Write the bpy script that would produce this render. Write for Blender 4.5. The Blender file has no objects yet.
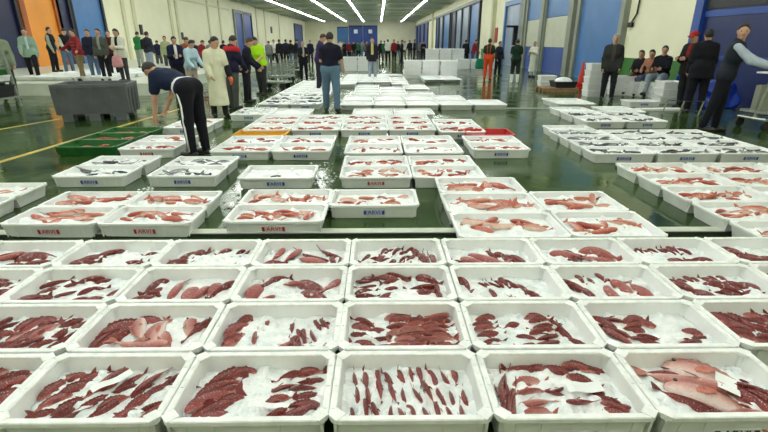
import bpy, bmesh, math, random
import numpy as np
from mathutils import Vector, Matrix, Euler
random.seed(7); np.random.seed(7)
SC = bpy.context.scene
C = SC.collection
R = math.radians
# ------------------------------------------------------------------ camera
F, H = 465.0, 1.55
TH = math.atan(174.0 / F); YAW = 0.01206
cd = bpy.data.cameras.new('camera'); cd.sensor_width = 36.0; cd.lens = F * 36.0 / 768.0
cd.clip_start = 0.05; cd.clip_end = 400
cam = bpy.data.objects.new('camera', cd); C.objects.link(cam)
cam.location = (0, 0, H); cam.rotation_euler = (math.pi / 2 - TH, 0, -YAW)
SC.camera = cam
CM = Euler(cam.rotation_euler).to_matrix()
def at(px, py, z=0.0):
    """floor (or height z) point that the photograph shows at a pixel"""
    d = CM @ Vector(((px - 384) / F, -(py - 216) / F, -1))
    t = (z - H) / d.z
    return Vector((d.x * t, d.y * t, z))
def proj(p):
    q = CM.transposed() @ (Vector(p) - Vector((0, 0, H)))
    return 384 + F * q.x / -q.z, 216 - F * q.y / -q.z
# ------------------------------------------------------------------ materials
def new_mat(name):
    m = bpy.data.materials.new(name); m.use_nodes = True
    return m, m.node_tree.nodes, m.node_tree.links, m.node_tree.nodes['Principled BSDF']
def mat(name, col, rough=0.5, var=0.15, scale=8.0, bump=0.0, bscale=60.0, metal=0.0, spec=0.5, sss=0.0, coat=0.0):
    m, N, L, b = new_mat(name)
    tc = N.new('ShaderNodeTexCoord')
    if var > 0:
        n = N.new('ShaderNodeTexNoise'); n.inputs['Scale'].default_value = scale; n.inputs['Detail'].default_value = 4
        L.new(tc.outputs['Object'], n.inputs['Vector'])
        r = N.new('ShaderNodeValToRGB')
        r.color_ramp.elements[0].position = 0.3; r.color_ramp.elements[1].position = 0.7
        r.color_ramp.elements[0].color = (*[c * (1 - var) for c in col], 1)
        r.color_ramp.elements[1].color = (*[min(1, c * (1 + var)) for c in col], 1)
        L.new(n.outputs['Fac'], r.inputs['Fac']); L.new(r.outputs['Color'], b.inputs['Base Color'])
    else:
        b.inputs['Base Color'].default_value = (*col, 1)
    if bump > 0:
        n2 = N.new('ShaderNodeTexNoise'); n2.inputs['Scale'].default_value = bscale; n2.inputs['Detail'].default_value = 5
        L.new(tc.outputs['Object'], n2.inputs['Vector'])
        bp = N.new('ShaderNodeBump'); bp.inputs['Strength'].default_value = bump; bp.inputs['Distance'].default_value = 0.01
        L.new(n2.outputs['Fac'], bp.inputs['Height']); L.new(bp.outputs['Normal'], b.inputs['Normal'])
    b.inputs['Roughness'].default_value = rough; b.inputs['Metallic'].default_value = metal
    b.inputs['Specular IOR Level'].default_value = spec
    if sss > 0:
        b.inputs['Subsurface Weight'].default_value = sss; b.inputs['Subsurface Radius'].default_value = (0.02, 0.02, 0.02)
    if coat > 0:
        b.inputs['Coat Weight'].default_value = coat; b.inputs['Coat Roughness'].default_value = 0.12
    return m
_mc = {}
def cloth(col, rough=0.85):
    k = tuple(round(c, 3) for c in col)
    if k not in _mc:
        _mc[k] = mat('woven cloth', col, rough, 0.10, 6, 0.3, 180, spec=0.2)
    return _mc[k]
def fish_mat(name, back, side, belly, rough=0.28, speck=0.5, frost=0.6):
    """pigment of the animal: back, flank and belly colours along its own height, with blotches"""
    m, N, L, b = new_mat(name)
    tc = N.new('ShaderNodeTexCoord'); sp = N.new('ShaderNodeSeparateXYZ'); L.new(tc.outputs['Object'], sp.inputs[0])
    n = N.new('ShaderNodeTexNoise'); n.inputs['Scale'].default_value = 9; n.inputs['Detail'].default_value = 5
    L.new(tc.outputs['Object'], n.inputs['Vector'])
    mu = N.new('ShaderNodeMath'); mu.operation = 'MULTIPLY_ADD'; mu.inputs[1].default_value = 0.16 * speck; L.new(n.outputs['Fac'], mu.inputs[0]); L.new(sp.outputs['Z'], mu.inputs[2])
    mr = N.new('ShaderNodeMapRange'); mr.inputs['From Min'].default_value = -0.10 + 0.08 * speck; mr.inputs['From Max'].default_value = 0.12 + 0.08 * speck
    L.new(mu.outputs[0], mr.inputs['Value'])
    r = N.new('ShaderNodeValToRGB'); e = r.color_ramp.elements
    e[0].position = 0.0; e[0].color = (*belly, 1); e[1].position = 1.0; e[1].color = (*back, 1)
    k = e.new(0.42); k.color = (*side, 1)
    L.new(mr.outputs[0], r.inputs['Fac'])
    n4 = N.new('ShaderNodeTexNoise'); n4.inputs['Scale'].default_value = 40; n4.inputs['Detail'].default_value = 3; L.new(tc.outputs['Object'], n4.inputs['Vector'])
    m4 = N.new('ShaderNodeMapRange'); m4.inputs['From Min'].default_value = 0.60; m4.inputs['From Max'].default_value = 0.74; m4.inputs['To Max'].default_value = frost; L.new(n4.outputs['Fac'], m4.inputs['Value'])
    mx = N.new('ShaderNodeMix'); mx.data_type = 'RGBA'; L.new(m4.outputs[0], mx.inputs['Factor']); L.new(r.outputs['Color'], mx.inputs[6]); mx.inputs[7].default_value = (0.80, 0.80, 0.80, 1)
    L.new(mx.outputs[2], b.inputs['Base Color'])
    v = N.new('ShaderNodeTexVoronoi'); v.inputs['Scale'].default_value = 55; L.new(tc.outputs['Object'], v.inputs['Vector'])
    bp = N.new('ShaderNodeBump'); bp.inputs['Strength'].default_value = 0.25; bp.inputs['Distance'].default_value = 0.02
    L.new(v.outputs['Distance'], bp.inputs['Height']); L.new(bp.outputs['Normal'], b.inputs['Normal'])
    b.inputs['Roughness'].default_value = rough; b.inputs['Specular IOR Level'].default_value = 0.7
    return m
M = {}
M['crate'] = mat('white crate plastic', (0.85, 0.865, 0.86), 0.42, 0.04, 5, 0.12, 40)
M['crate2'] = mat('scuffed white crate plastic', (0.81, 0.83, 0.81), 0.48, 0.07, 7, 0.15, 40)
M['rim'] = mat('crate rim plastic with wet dirt', (0.83, 0.845, 0.825), 0.38, 0.10, 22, 0.25, 70)
M['green_plastic'] = mat('green crate plastic', (0.012, 0.12, 0.02), 0.4, 0.15)
M['red_plastic'] = mat('red crate plastic', (0.50, 0.012, 0.02), 0.4, 0.1)
M['yellow_plastic'] = mat('yellow crate plastic', (0.72, 0.38, 0.01), 0.4, 0.1)
M['grey_plastic'] = mat('grey bin plastic', (0.105, 0.113, 0.122), 0.45, 0.15, 4, 0.1, 30)
M['dark_plastic'] = mat('black plastic', (0.02, 0.02, 0.022), 0.5, 0.2)
M['paper'] = mat('white paper', (0.85, 0.86, 0.86), 0.7, 0.03)
M['blue_print'] = mat('blue print', (0.025, 0.04, 0.30), 0.5, 0.05)
M['red_print'] = mat('red print', (0.40, 0.02, 0.03), 0.5, 0.05)
M['black_print'] = mat('black print', (0.02, 0.02, 0.02), 0.5, 0.05)
M['label_plate'] = mat('pale label plate', (0.52, 0.57, 0.75), 0.5, 0.05)
M['label_plate_red'] = mat('pale pink label plate', (0.76, 0.62, 0.63), 0.5, 0.05)
M['steel'] = mat('galvanised steel', (0.42, 0.44, 0.43), 0.35, 0.2, 10, 0.1, 60, metal=0.8)
M['dull_steel'] = mat('dull painted steel', (0.20, 0.23, 0.19), 0.5, 0.2, 10)
M['rubber'] = mat('black rubber', (0.015, 0.015, 0.015), 0.8, 0.2)
M['wood'] = mat('pallet wood', (0.28, 0.17, 0.09), 0.8, 0.3, 12, 0.3, 50)
M['skin'] = mat('skin', (0.52, 0.29, 0.19), 0.5, 0.08, 10)
M['skin_dark'] = mat('tanned skin', (0.36, 0.18, 0.11), 0.5, 0.08, 10)
M['hair_dark'] = mat('dark hair', (0.012, 0.009, 0.008), 0.6, 0.3, 60, 0.5, 150)
M['hair_brown'] = mat('brown hair', (0.05, 0.025, 0.012), 0.6, 0.3, 60, 0.5, 150)
M['hair_grey'] = mat('grey hair', (0.34, 0.31, 0.27), 0.6, 0.2, 60, 0.5, 150)
M['eye'] = mat('dark eye', (0.02, 0.015, 0.012), 0.15, 0.0)
M['lips'] = mat('lips', (0.30, 0.09, 0.07), 0.5, 0.0)
M['shoe'] = mat('dark shoe leather', (0.02, 0.018, 0.016), 0.45, 0.2)
M['boot_white'] = mat('white rubber boot', (0.75, 0.76, 0.72), 0.4, 0.05)
M['fish_red'] = fish_mat('dark red fish skin', (0.155, 0.012, 0.010), (0.32, 0.040, 0.030), (0.66, 0.38, 0.34), .2, .9)
M['fish_pink'] = fish_mat('pale pink fish skin', (0.30, 0.055, 0.045), (0.56, 0.27, 0.23), (0.78, 0.64, 0.60))
M['fish_orange'] = fish_mat('orange red fish skin', (0.36, 0.045, 0.024), (0.54, 0.15, 0.085), (0.76, 0.54, 0.47), .25, .9, .35)
M['fish_paleorange'] = fish_mat('pale orange pink fish skin', (0.48, 0.14, 0.075), (0.66, 0.34, 0.24), (0.80, 0.66, 0.58), .28, .9)
M['fish_silver'] = fish_mat('dark silver fish skin', (0.02, 0.024, 0.03), (0.10, 0.115, 0.13), (0.66, 0.68, 0.70), .22, .8)
M['fin_red'] = mat('red fin', (0.20, 0.022, 0.02), 0.35, 0.3, 20, 0.4, 90)
M['fin_pink'] = mat('pink fin', (0.46, 0.14, 0.10), 0.35, 0.3, 20, 0.4, 90)
M['fin_orange'] = mat('orange fin', (0.46, 0.10, 0.05), 0.35, 0.3, 20, 0.4, 90)
M['fin_silver'] = mat('grey fin', (0.10, 0.11, 0.12), 0.35, 0.3, 20, 0.4, 90)
M['fish_eye'] = mat('fish eye', (0.05, 0.04, 0.035), 0.1, 0.0, coat=0.6)
def ice_mat():
    m, N, L, b = new_mat('crushed ice')
    tc = N.new('ShaderNodeTexCoord')
    v = N.new('ShaderNodeTexVoronoi'); v.inputs['Scale'].default_value = 75; L.new(tc.outputs['Object'], v.inputs['Vector'])
    n = N.new('ShaderNodeTexNoise'); n.inputs['Scale'].default_value = 28; n.inputs['Detail'].default_value = 6; L.new(tc.outputs['Object'], n.inputs['Vector'])
    a = N.new('ShaderNodeMath'); a.operation = 'MULTIPLY_ADD'; a.inputs[1].default_value = 0.5; L.new(v.outputs['Distance'], a.inputs[0]); L.new(n.outputs['Fac'], a.inputs[2])
    bp = N.new('ShaderNodeBump'); bp.inputs['Strength'].default_value = 0.55; bp.inputs['Distance'].default_value = 0.012
    L.new(a.outputs[0], bp.inputs['Height']); L.new(bp.outputs['Normal'], b.inputs['Normal'])
    n3 = N.new('ShaderNodeTexNoise'); n3.inputs['Scale'].default_value = 12; n3.inputs['Detail'].default_value = 3; L.new(tc.outputs['Object'], n3.inputs['Vector'])
    r = N.new('ShaderNodeValToRGB'); e = r.color_ramp.elements
    e[0].position = 0.35; e[0].color = (0.74, 0.79, 0.79, 1); e[1].position = 0.6; e[1].color = (0.90, 0.91, 0.91, 1)
    L.new(n3.outputs['Fac'], r.inputs['Fac']); L.new(r.outputs['Color'], b.inputs['Base Color'])
    b.inputs['Roughness'].default_value = 0.35
    b.inputs['Subsurface Weight'].default_value = 0.25; b.inputs['Subsurface Radius'].default_value = (0.015, 0.02, 0.022)
    return m
M['ice'] = ice_mat()
def floor_mat():
    m, N, L, b = new_mat('wet green painted concrete')
    tc = N.new('ShaderNodeTexCoord')
    n = N.new('ShaderNodeTexNoise'); n.inputs['Scale'].default_value = 0.9; n.inputs['Detail'].default_value = 6; L.new(tc.outputs['Object'], n.inputs['Vector'])
    r = N.new('ShaderNodeValToRGB'); e = r.color_ramp.elements
    e[0].position = 0.32; e[0].color = (0.020, 0.046, 0.010, 1); e[1].position = 0.72; e[1].color = (0.050, 0.096, 0.022, 1)
    L.new(n.outputs['Fac'], r.inputs['Fac']); L.new(r.outputs['Color'], b.inputs['Base Color'])
    n2 = N.new('ShaderNodeTexNoise'); n2.inputs['Scale'].default_value = 1.6; n2.inputs['Detail'].default_value = 4; L.new(tc.outputs['Object'], n2.inputs['Vector'])
    mr = N.new('ShaderNodeMapRange'); mr.inputs['From Min'].default_value = 0.35; mr.inputs['From Max'].default_value = 0.7
    mr.inputs['To Min'].default_value = 0.06; mr.inputs['To Max'].default_value = 0.26
    L.new(n2.outputs['Fac'], mr.inputs['Value']); L.new(mr.outputs[0], b.inputs['Roughness'])
    n3 = N.new('ShaderNodeTexNoise'); n3.inputs['Scale'].default_value = 7; n3.inputs['Detail'].default_value = 3; L.new(tc.outputs['Object'], n3.inputs['Vector'])
    bp = N.new('ShaderNodeBump'); bp.inputs['Strength'].default_value = 0.12; bp.inputs['Distance'].default_value = 0.02
    L.new(n3.outputs['Fac'], bp.inputs['Height']); L.new(bp.outputs['Normal'], b.inputs['Normal'])
    b.inputs['Specular IOR Level'].default_value = 0.36
    return m
M['floor'] = floor_mat()
M['wall'] = mat('cream painted wall', (0.84, 0.82, 0.60), 0.6, 0.05, 0.6, 0.08, 3)
M['ceiling'] = mat('grey ceiling sheet', (0.58, 0.61, 0.51), 0.4, 0.1, 0.4)
M['pilaster'] = mat('cream pilaster paint', (0.66, 0.65, 0.44), 0.6, 0.05, 1)
M['dado'] = mat('green dado paint', (0.035, 0.17, 0.02), 0.5, 0.1, 2)
M['door_blue'] = mat('blue door paint', (0.018, 0.065, 0.30), 0.4, 0.12, 1.5)
M['door_dark'] = mat('dark navy door paint', (0.006, 0.010, 0.055), 0.4, 0.2, 1.5)
M['door_navy'] = mat('deep blue door paint', (0.006, 0.016, 0.10), 0.35, 0.2, 1.5)
M['door_light'] = mat('light blue door paint', (0.05, 0.17, 0.42), 0.4, 0.1, 1.2)
M['door_pale'] = mat('grey blue strip curtain', (0.20, 0.27, 0.38), 0.35, 0.2, 1.2)
M['door_orange'] = mat('orange door paint', (0.80, 0.30, 0.03), 0.45, 0.06, 1.2)
M['door_rust'] = mat('orange brown jamb paint', (0.36, 0.09, 0.015), 0.5, 0.2, 1.2)
M['door_white'] = mat('pale door band', (0.50, 0.52, 0.40), 0.45, 0.06, 2)
M['jamb'] = mat('dark jamb', (0.012, 0.013, 0.02), 0.5, 0.2)
M['column'] = mat('grey column paint', (0.24, 0.26, 0.21), 0.5, 0.1, 2)
M['yellow_line'] = mat('yellow floor line', (0.50, 0.36, 0.05), 0.3, 0.25, 3)
M['white_line'] = mat('white floor line', (0.6, 0.63, 0.55), 0.3, 0.2, 3)
M['plat'] = mat('pale wet concrete', (0.62, 0.65, 0.56), 0.3, 0.12, 2)
M['kerb'] = mat('pale kerb', (0.52, 0.56, 0.46), 0.45, 0.12, 6)
M['tarp'] = mat('blue plastic sheet', (0.015, 0.05, 0.42), 0.25, 0.3, 6, 0.5, 12)
M['orange_rubber'] = mat('orange rubber', (0.75, 0.10, 0.015), 0.4, 0.1)
M['red_paint'] = mat('red cone plastic', (0.55, 0.02, 0.012), 0.4, 0.1)
def emit(name, col, s):
    m, N, L, b = new_mat(name); b.inputs['Base Color'].default_value = (*col, 1)
    b.inputs['Emission Color'].default_value = (*col, 1); b.inputs['Emission Strength'].default_value = s
    return m
TUBE = 24.0
M['tube'] = emit('fluorescent tube', (0.96, 1.0, 0.95), TUBE)
# ------------------------------------------------------------------ mesh helpers
def mesh_obj(name, me, m, parent=None):
    o = bpy.data.objects.new(name, me); C.objects.link(o)
    if m is not None:
        if len(me.materials) == 0: me.materials.append(m)
    if parent is not None: o.parent = parent
    return o
def raw_mesh(name, v, f, smooth=False):
    me = bpy.data.meshes.new(name); me.from_pydata([tuple(x) for x in v], [], [tuple(x) for x in f]); me.update()
    if smooth: me.polygons.foreach_set('use_smooth', [True] * len(me.polygons))
    return me
class MB:
    def __init__(s): s.v = []; s.f = []
    def add(s, v, f):
        n = len(s.v); s.v += [tuple(x) for x in v]; s.f += [tuple(i + n for i in q) for q in f]; return s
    def box(s, c, d, rot=None):
        x, y, z = [k / 2 for k in d]
        v = [Vector((a * x, b * y, e * z)) for a in (-1, 1) for b in (-1, 1) for e in (-1, 1)]
        if rot is not None: v = [rot @ p for p in v]
        c = Vector(c)
        return s.add([p + c for p in v], [(0, 1, 3, 2), (4, 6, 7, 5), (0, 4, 5, 1), (2, 3, 7, 6), (0, 2, 6, 4), (1, 5, 7, 3)])
    def span(s, lo, hi):
        return s.box([(a + b) / 2 for a, b in zip(lo, hi)], [b - a for a, b in zip(lo, hi)])
    def tube(s, pts, rad, n=8, cap=True):
        pts = [Vector(p) for p in pts]; rs = rad if isinstance(rad, (list, tuple)) else [rad] * len(pts)
        rings = []
        t0 = (pts[1] - pts[0]).normalized(); ref = Vector((0, 0, 1)) if abs(t0.z) < 0.9 else Vector((1, 0, 0))
        V = []; Fc = []
        for i, p in enumerate(pts):
            t = (pts[min(i + 1, len(pts) - 1)] - pts[max(i - 1, 0)]).normalized()
            a = t.cross(ref)
            if a.length < 1e-5: a = t.orthogonal()
            a.normalize(); b = t.cross(a)
            for k in range(n):
                w = 2 * math.pi * k / n; V.append(p + (a * math.cos(w) + b * math.sin(w)) * rs[i])
        for i in range(len(pts) - 1):
            for k in range(n):
                Fc.append((i * n + k, i * n + (k + 1) % n, (i + 1) * n + (k + 1) % n, (i + 1) * n + k))
        if cap:
            Fc.append(tuple(range(n))[::-1]); Fc.append(tuple((len(pts) - 1) * n + k for k in range(n)))
        return s.add(V, Fc)
    def lathe(s, prof, c=(0, 0, 0), n=20, axis='Z'):
        V = []; Fc = []
        for r, z in prof:
            for k in range(n):
                w = 2 * math.pi * k / n; p = (r * math.cos(w), r * math.sin(w), z)
                if axis == 'X': p = (p[2], p[0], p[1])
                if axis == 'Y': p = (p[0], p[2], p[1])
                V.append((p[0] + c[0], p[1] + c[1], p[2] + c[2]))
        for i in range(len(prof) - 1):
            for k in range(n): Fc.append((i * n + k, i * n + (k + 1) % n, (i + 1) * n + (k + 1) % n, (i + 1) * n + k))
        Fc.append(tuple(range(n))[::-1]); Fc.append(tuple((len(prof) - 1) * n + k for k in range(n)))
        return s.add(V, Fc)
    def mesh(s, name, smooth=False, fix=True):
        me = raw_mesh(name, s.v, s.f, smooth)
        if fix:
            bm = bmesh.new(); bm.from_mesh(me); bmesh.ops.recalc_face_normals(bm, faces=bm.faces); bm.to_mesh(me); bm.free()
        return me
    def build(s, name, m, parent=None, smooth=False, bevel=0.0, fix=True):
        o = mesh_obj(name, s.mesh(name, smooth, fix), m, parent)
        if bevel:
            b = o.modifiers.new('edge', 'BEVEL'); b.width = bevel; b.segments = 2; b.limit_method = 'ANGLE'
        return o
def tag(o, label, cat, group=None, kind=None):
    o['label'] = label; o['category'] = cat
    if group: o['group'] = group
    if kind: o['kind'] = kind
    return o
def struct(o): o['kind'] = 'structure'; return o
def empty(name, loc=(0, 0, 0), rz=0.0):
    o = bpy.data.objects.new(name, None); C.objects.link(o); o.location = loc; o.rotation_euler = (0, 0, rz); o.empty_display_size = 0.1
    return o
def dup(src, loc=None, rot=None, scale=None):
    c = src.copy(); C.objects.link(c)
    for k in ('label', 'group'):
        if k in c: del c[k]
    if loc is not None: c.location = loc
    if rot is not None: c.rotation_euler = rot
    if scale is not None: c.scale = scale
    for ch in src.children:
        d = ch.copy(); C.objects.link(d); d.parent = c
        for g in ch.children:
            e = g.copy(); C.objects.link(e); e.parent = d
    return c
ORD = ['zeroth', 'first', 'second', 'third', 'fourth', 'fifth', 'sixth', 'seventh', 'eighth', 'ninth', 'tenth', 'eleventh', 'twelfth', 'thirteenth', 'fourteenth', 'fifteenth', 'sixteenth', 'seventeenth', 'eighteenth', 'nineteenth', 'twentieth'] + \
      ['twenty-' + o for o in ('first', 'second', 'third', 'fourth', 'fifth', 'sixth', 'seventh', 'eighth', 'ninth')] + ['thirtieth'] + ['thirty-' + o for o in ('first', 'second', 'third', 'fourth', 'fifth', 'sixth', 'seventh', 'eighth', 'ninth')] + ['fortieth']
# ------------------------------------------------------------------ the hall
XL, XR, YF, YB, ZC = -17.5, 9.3, 122.0, -4.0, 6.25
struct(MB().span((XL - .3, YB, -.2), (XR + .3, YF + .3, 0)).build('floor', M['floor']))
struct(MB().span((XL - .3, YB, ZC), (XR + .3, YF + .3, ZC + .2)).build('ceiling', M['ceiling']))
struct(MB().span((XL - .3, YB, 0), (XL, YF, ZC)).build('wall_left', M['wall']))
struct(MB().span((XR, YB, 0), (XR + .3, YF, ZC)).build('wall_right', M['wall']))
struct(MB().span((XL - .3, YF, 0), (XR + .3, YF + .3, ZC)).build('wall_back', M['wall']))
struct(MB().span((XL - .3, YB - .3, 0), (XR + .3, YB, ZC)).build('wall_front', M['wall']))
tn = [0]
def trim(lo, hi, m):
    tn[0] += 1
    return struct(MB().span(lo, hi).build('trim_%d' % tn[0], m))
def wall_y(px, X, py=42):
    """distance along the hall at which a vertical edge on the side wall X shows at pixel (px, py)"""
    d = CM @ Vector(((px - 384) / F, -(py - 216) / F, -1))
    return d.y * X / d.x
dn = [0]
def door(X, y0, y1, z1, m, z0=0.0, jamb='jamb', jw=0.18, bands=None, sgn=None, depth=.10):
    dn[0] += 1
    s = 1 if X < 0 else -1
    o = struct(MB().span((min(X, X + s * depth), y0, z0), (max(X, X + s * depth), y1, z1)).build('door_%d' % dn[0], m))
    fr = MB(); a, b = min(X, X + s * (depth + .12)), max(X, X + s * (depth + .12))
    fr.span((a, y0 - jw, z0), (b, y0, z1 + jw)); fr.span((a, y1, z0), (b, y1 + jw, z1 + jw)); fr.span((a, y0, z1), (b, y1, z1 + jw))
    fr.build('door_frame', M[jamb], o)
    if bands:
        for (za, zb, mm) in bands:
            MB().span((min(X, X + s * (depth + .03)), y0 + .02, za), (max(X, X + s * (depth + .03)), y1 - .02, zb)).build('door_panel', M[mm], o)
    return o
# left wall
def LY(px, py=42): return wall_y(px, XL, py)
door(XL, LY(-40, 20), LY(14, 20), 5.6, M['door_dark'])
door(XL, LY(24, 20), LY(54, 20), 5.6, M['door_orange'], jamb='door_rust', jw=.35)
door(XL, LY(58.5, 20), LY(68, 20), 5.6, M['door_dark'], jw=.25)
door(XL, LY(72, 20), LY(101, 20), 5.8, M['door_light'], jw=.2)
door(XL, LY(236), LY(243), 4.9, M['door_blue'], jamb='column', jw=.35)
door(XL, LY(244.5), LY(252), 4.9, M['door_blue'], jamb='door_dark', jw=.3)
door(XL, LY(295), LY(302), 4.7, M['door_blue'], jamb='door_dark', jw=.5)
door(XL, LY(311.5), LY(316.5), 4.7, M['door_blue'], jamb='door_dark', jw=.6)
for px in (128, 138, 174, 180, 211, 222, 258, 266, 280, 306, 321):
    y = LY(px); trim((XL, y - .18, 0), (XL + .12, y + .18, ZC), M['pilaster'])
trim((XL, LY(104), 5.0), (XL + .08, LY(232), 5.15), M['pilaster'])
# right wall
def RY(px, py=42): return wall_y(px, XR, py)
door(XR, RY(790), RY(703), 5.5, M['door_navy'], jamb='door_blue', jw=.35, bands=[(2.2, 2.35, 'door_blue'), (1.1, 1.2, 'door_blue'), (3.4, 3.5, 'door_blue'), (2.4, 3.35, 'jamb')])
door(XR, RY(621), RY(580), 5.6, M['door_light'], jamb='column', jw=.3)
door(XR, RY(569), RY(546.5), 4.6, M['door_blue'], jamb='column', jw=.35, bands=[(1.3, 2.75, 'door_white'), (2.8, 4.5, 'door_light')])
door(XR, RY(541), RY(528), 4.6, M['door_blue'], jamb='column', jw=.35, bands=[(1.3, 2.75, 'door_white'), (2.8, 4.5, 'door_light')])
door(XR, RY(520), RY(506), 3.9, M['door_pale'], jamb='door_light', jw=.3)
for a, b, mm in ((479, 470.5, 'door_light'), (469, 462.5, 'door_pale'), (461.5, 456.5, 'door_pale'), (455.5, 452, 'door_dark'), (450, 444, 'door_light'), (443, 440, 'door_pale'), (439, 437, 'door_blue')):
    door(XR, RY(a), RY(b), 4.9, M[mm], jamb='jamb', jw=.3)
for a, b in ((428, 425), (424, 421), (420.2, 418), (417.3, 415.3)):
    door(XR, RY(a), RY(b), 4.9, M['door_blue'], jamb='door_dark', jw=.4)
trim((XR - .25, RY(481), 5.0), (XR, RY(411), 5.25), M['column'])
for px in (573, 544, 525, 523, 493.5, 433, 411):
    y = RY(px); trim((XR - .3, y - .25, 0), (XR, y + .25, ZC), M['column'] if px > 515 else M['pilaster'])
trim((XR - .03, RY(700), 0), (XR, RY(624), 1.0), M['dado'])
trim((XR - .03, RY(505), 0), (XR, RY(482), 1.0), M['dado'])
# back wall
def BX(px): 
    d = CM @ Vector(((px - 384) / F, -(42 - 216) / F, -1)); return d.x * YF / d.y
for a, b, mm, zt in ((337.5, 348.5, 'door_light', 4.8), (349, 363, 'door_blue', 5.1), (363.3, 377.5, 'door_blue', 5.1)):
    dn[0] += 1
    o = struct(MB().span((BX(a), YF - .15, 0), (BX(b), YF, zt)).build('door_%d' % dn[0], M[mm]))
    MB().span((BX(a), YF - .3, zt), (BX(b), YF, zt + .2)).build('door_frame', M['jamb'], o)
    if a > 340:
        MB().span((BX((a + b) / 2) - .45, YF - .2, 3.5), (BX((a + b) / 2) + .45, YF - .15, 4.4)).build('notice', M['paper'], o)
trim((BX(349), YF - .5, 5.35), (BX(378), YF, ZC), M['ceiling'])
for k in range(14):
    y = 6 + 8.5 * k; trim((XL, y - .12, ZC - .16), (XR, y + .12, ZC), M['ceiling'])
# floor lines and kerb
def floor_line(p, q, w, m, h=.004):
    p, q = Vector(p), Vector(q); t = (q - p); n = Vector((-t.y, t.x, 0)).normalized() * w / 2
    v = [p - n, p + n, q + n, q - n]
    tn[0] += 1
    b = MB(); b.add([(a.x, a.y, .001) for a in v] + [(a.x, a.y, h) for a in v], [(3, 2, 1, 0), (4, 5, 6, 7), (0, 1, 5, 4), (1, 2, 6, 5), (2, 3, 7, 6), (3, 0, 4, 7)])
    return struct(b.build('trim_%d' % tn[0], m))
floor_line(at(-40, 174), at(200, 103), .10, M['yellow_line'])
floor_line(at(-20, 133), at(60, 119), .08, M['yellow_line'])
floor_line(at(496, 108.2), at(560, 108.2), .08, M['white_line'])
ka, kb = at(384, 236.3).y, at(384, 231.2).y
trim((-4.2, ka + .012, 0), (3.6, kb, .03), M['kerb'])
trim((-4.2, ka - .005, 0), (3.6, ka + .012, .026), M['rubber'])  # shade of the gap before the kerb, put in as a black strip
# lights
for i, X in enumerate((-12.7, -7.55, -3.4, .75, 5.55)):
    t = empty('strip_light', (X, 0, ZC - .17))
    tag(t, ['ceiling strip light nearest the wall with the orange door', 'ceiling strip light, second from the orange door wall', 'middle ceiling strip light of the five long rows',
            'ceiling strip light, second from the wall of roller doors', 'ceiling strip light nearest the wall of roller doors'][i], 'light', 'long ceiling strip lights')
    MB().span((-.16, YB + .5, .02), (.16, YF - 1, .16)).build('housing', M['column'], t)
    b = MB(); y = YB + .6
    while y < YF - 3:
        b.span((-.11, y, -.03), (.11, y + 2.9, .02)); y += 3.0
    b.build('tube', M['tube'], t)
# ------------------------------------------------------------------ crates
def rrect(hx, hy, r, n=4):
    pts = []
    for cx, cy, a0 in ((hx - r, hy - r, 0), (-hx + r, hy - r, 90), (-hx + r, -hy + r, 180), (hx - r, -hy + r, 270)):
        for k in range(n + 1):
            w = R(a0 + 90 * k / n); pts.append((cx + r * math.cos(w), cy + r * math.sin(w)))
    return pts
def loft(W, D, prof, rad, cap0=True, cap1=True):
    V, Fc = [], []; n = 20
    for ins, z in prof:
        r = max(.008, rad - ins * .6)
        V += [(x, y, z) for x, y in rrect(W / 2 - ins, D / 2 - ins, r)]
    for i in range(len(prof) - 1):
        for k in range(n): Fc.append((i * n + k, i * n + (k + 1) % n, (i + 1) * n + (k + 1) % n, (i + 1) * n + k))
    if cap0: Fc.append(tuple(range(n))[::-1])
    if cap1: Fc.append(tuple((len(prof) - 1) * n + k for k in range(n)))
    return V, Fc
def text_mesh(s, size):
    cu = bpy.data.curves.new('print', 'FONT'); cu.body = s; cu.size = size; cu.align_x = 'CENTER'; cu.align_y = 'CENTER'; cu.extrude = .0015; cu.resolution_u = 2
    o = bpy.data.objects.new('print', cu); C.objects.link(o); bpy.context.view_layer.update()
    me = bpy.data.meshes.new_from_object(o.evaluated_get(bpy.context.evaluated_depsgraph_get()))
    bpy.data.objects.remove(o); 
    return me
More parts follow.
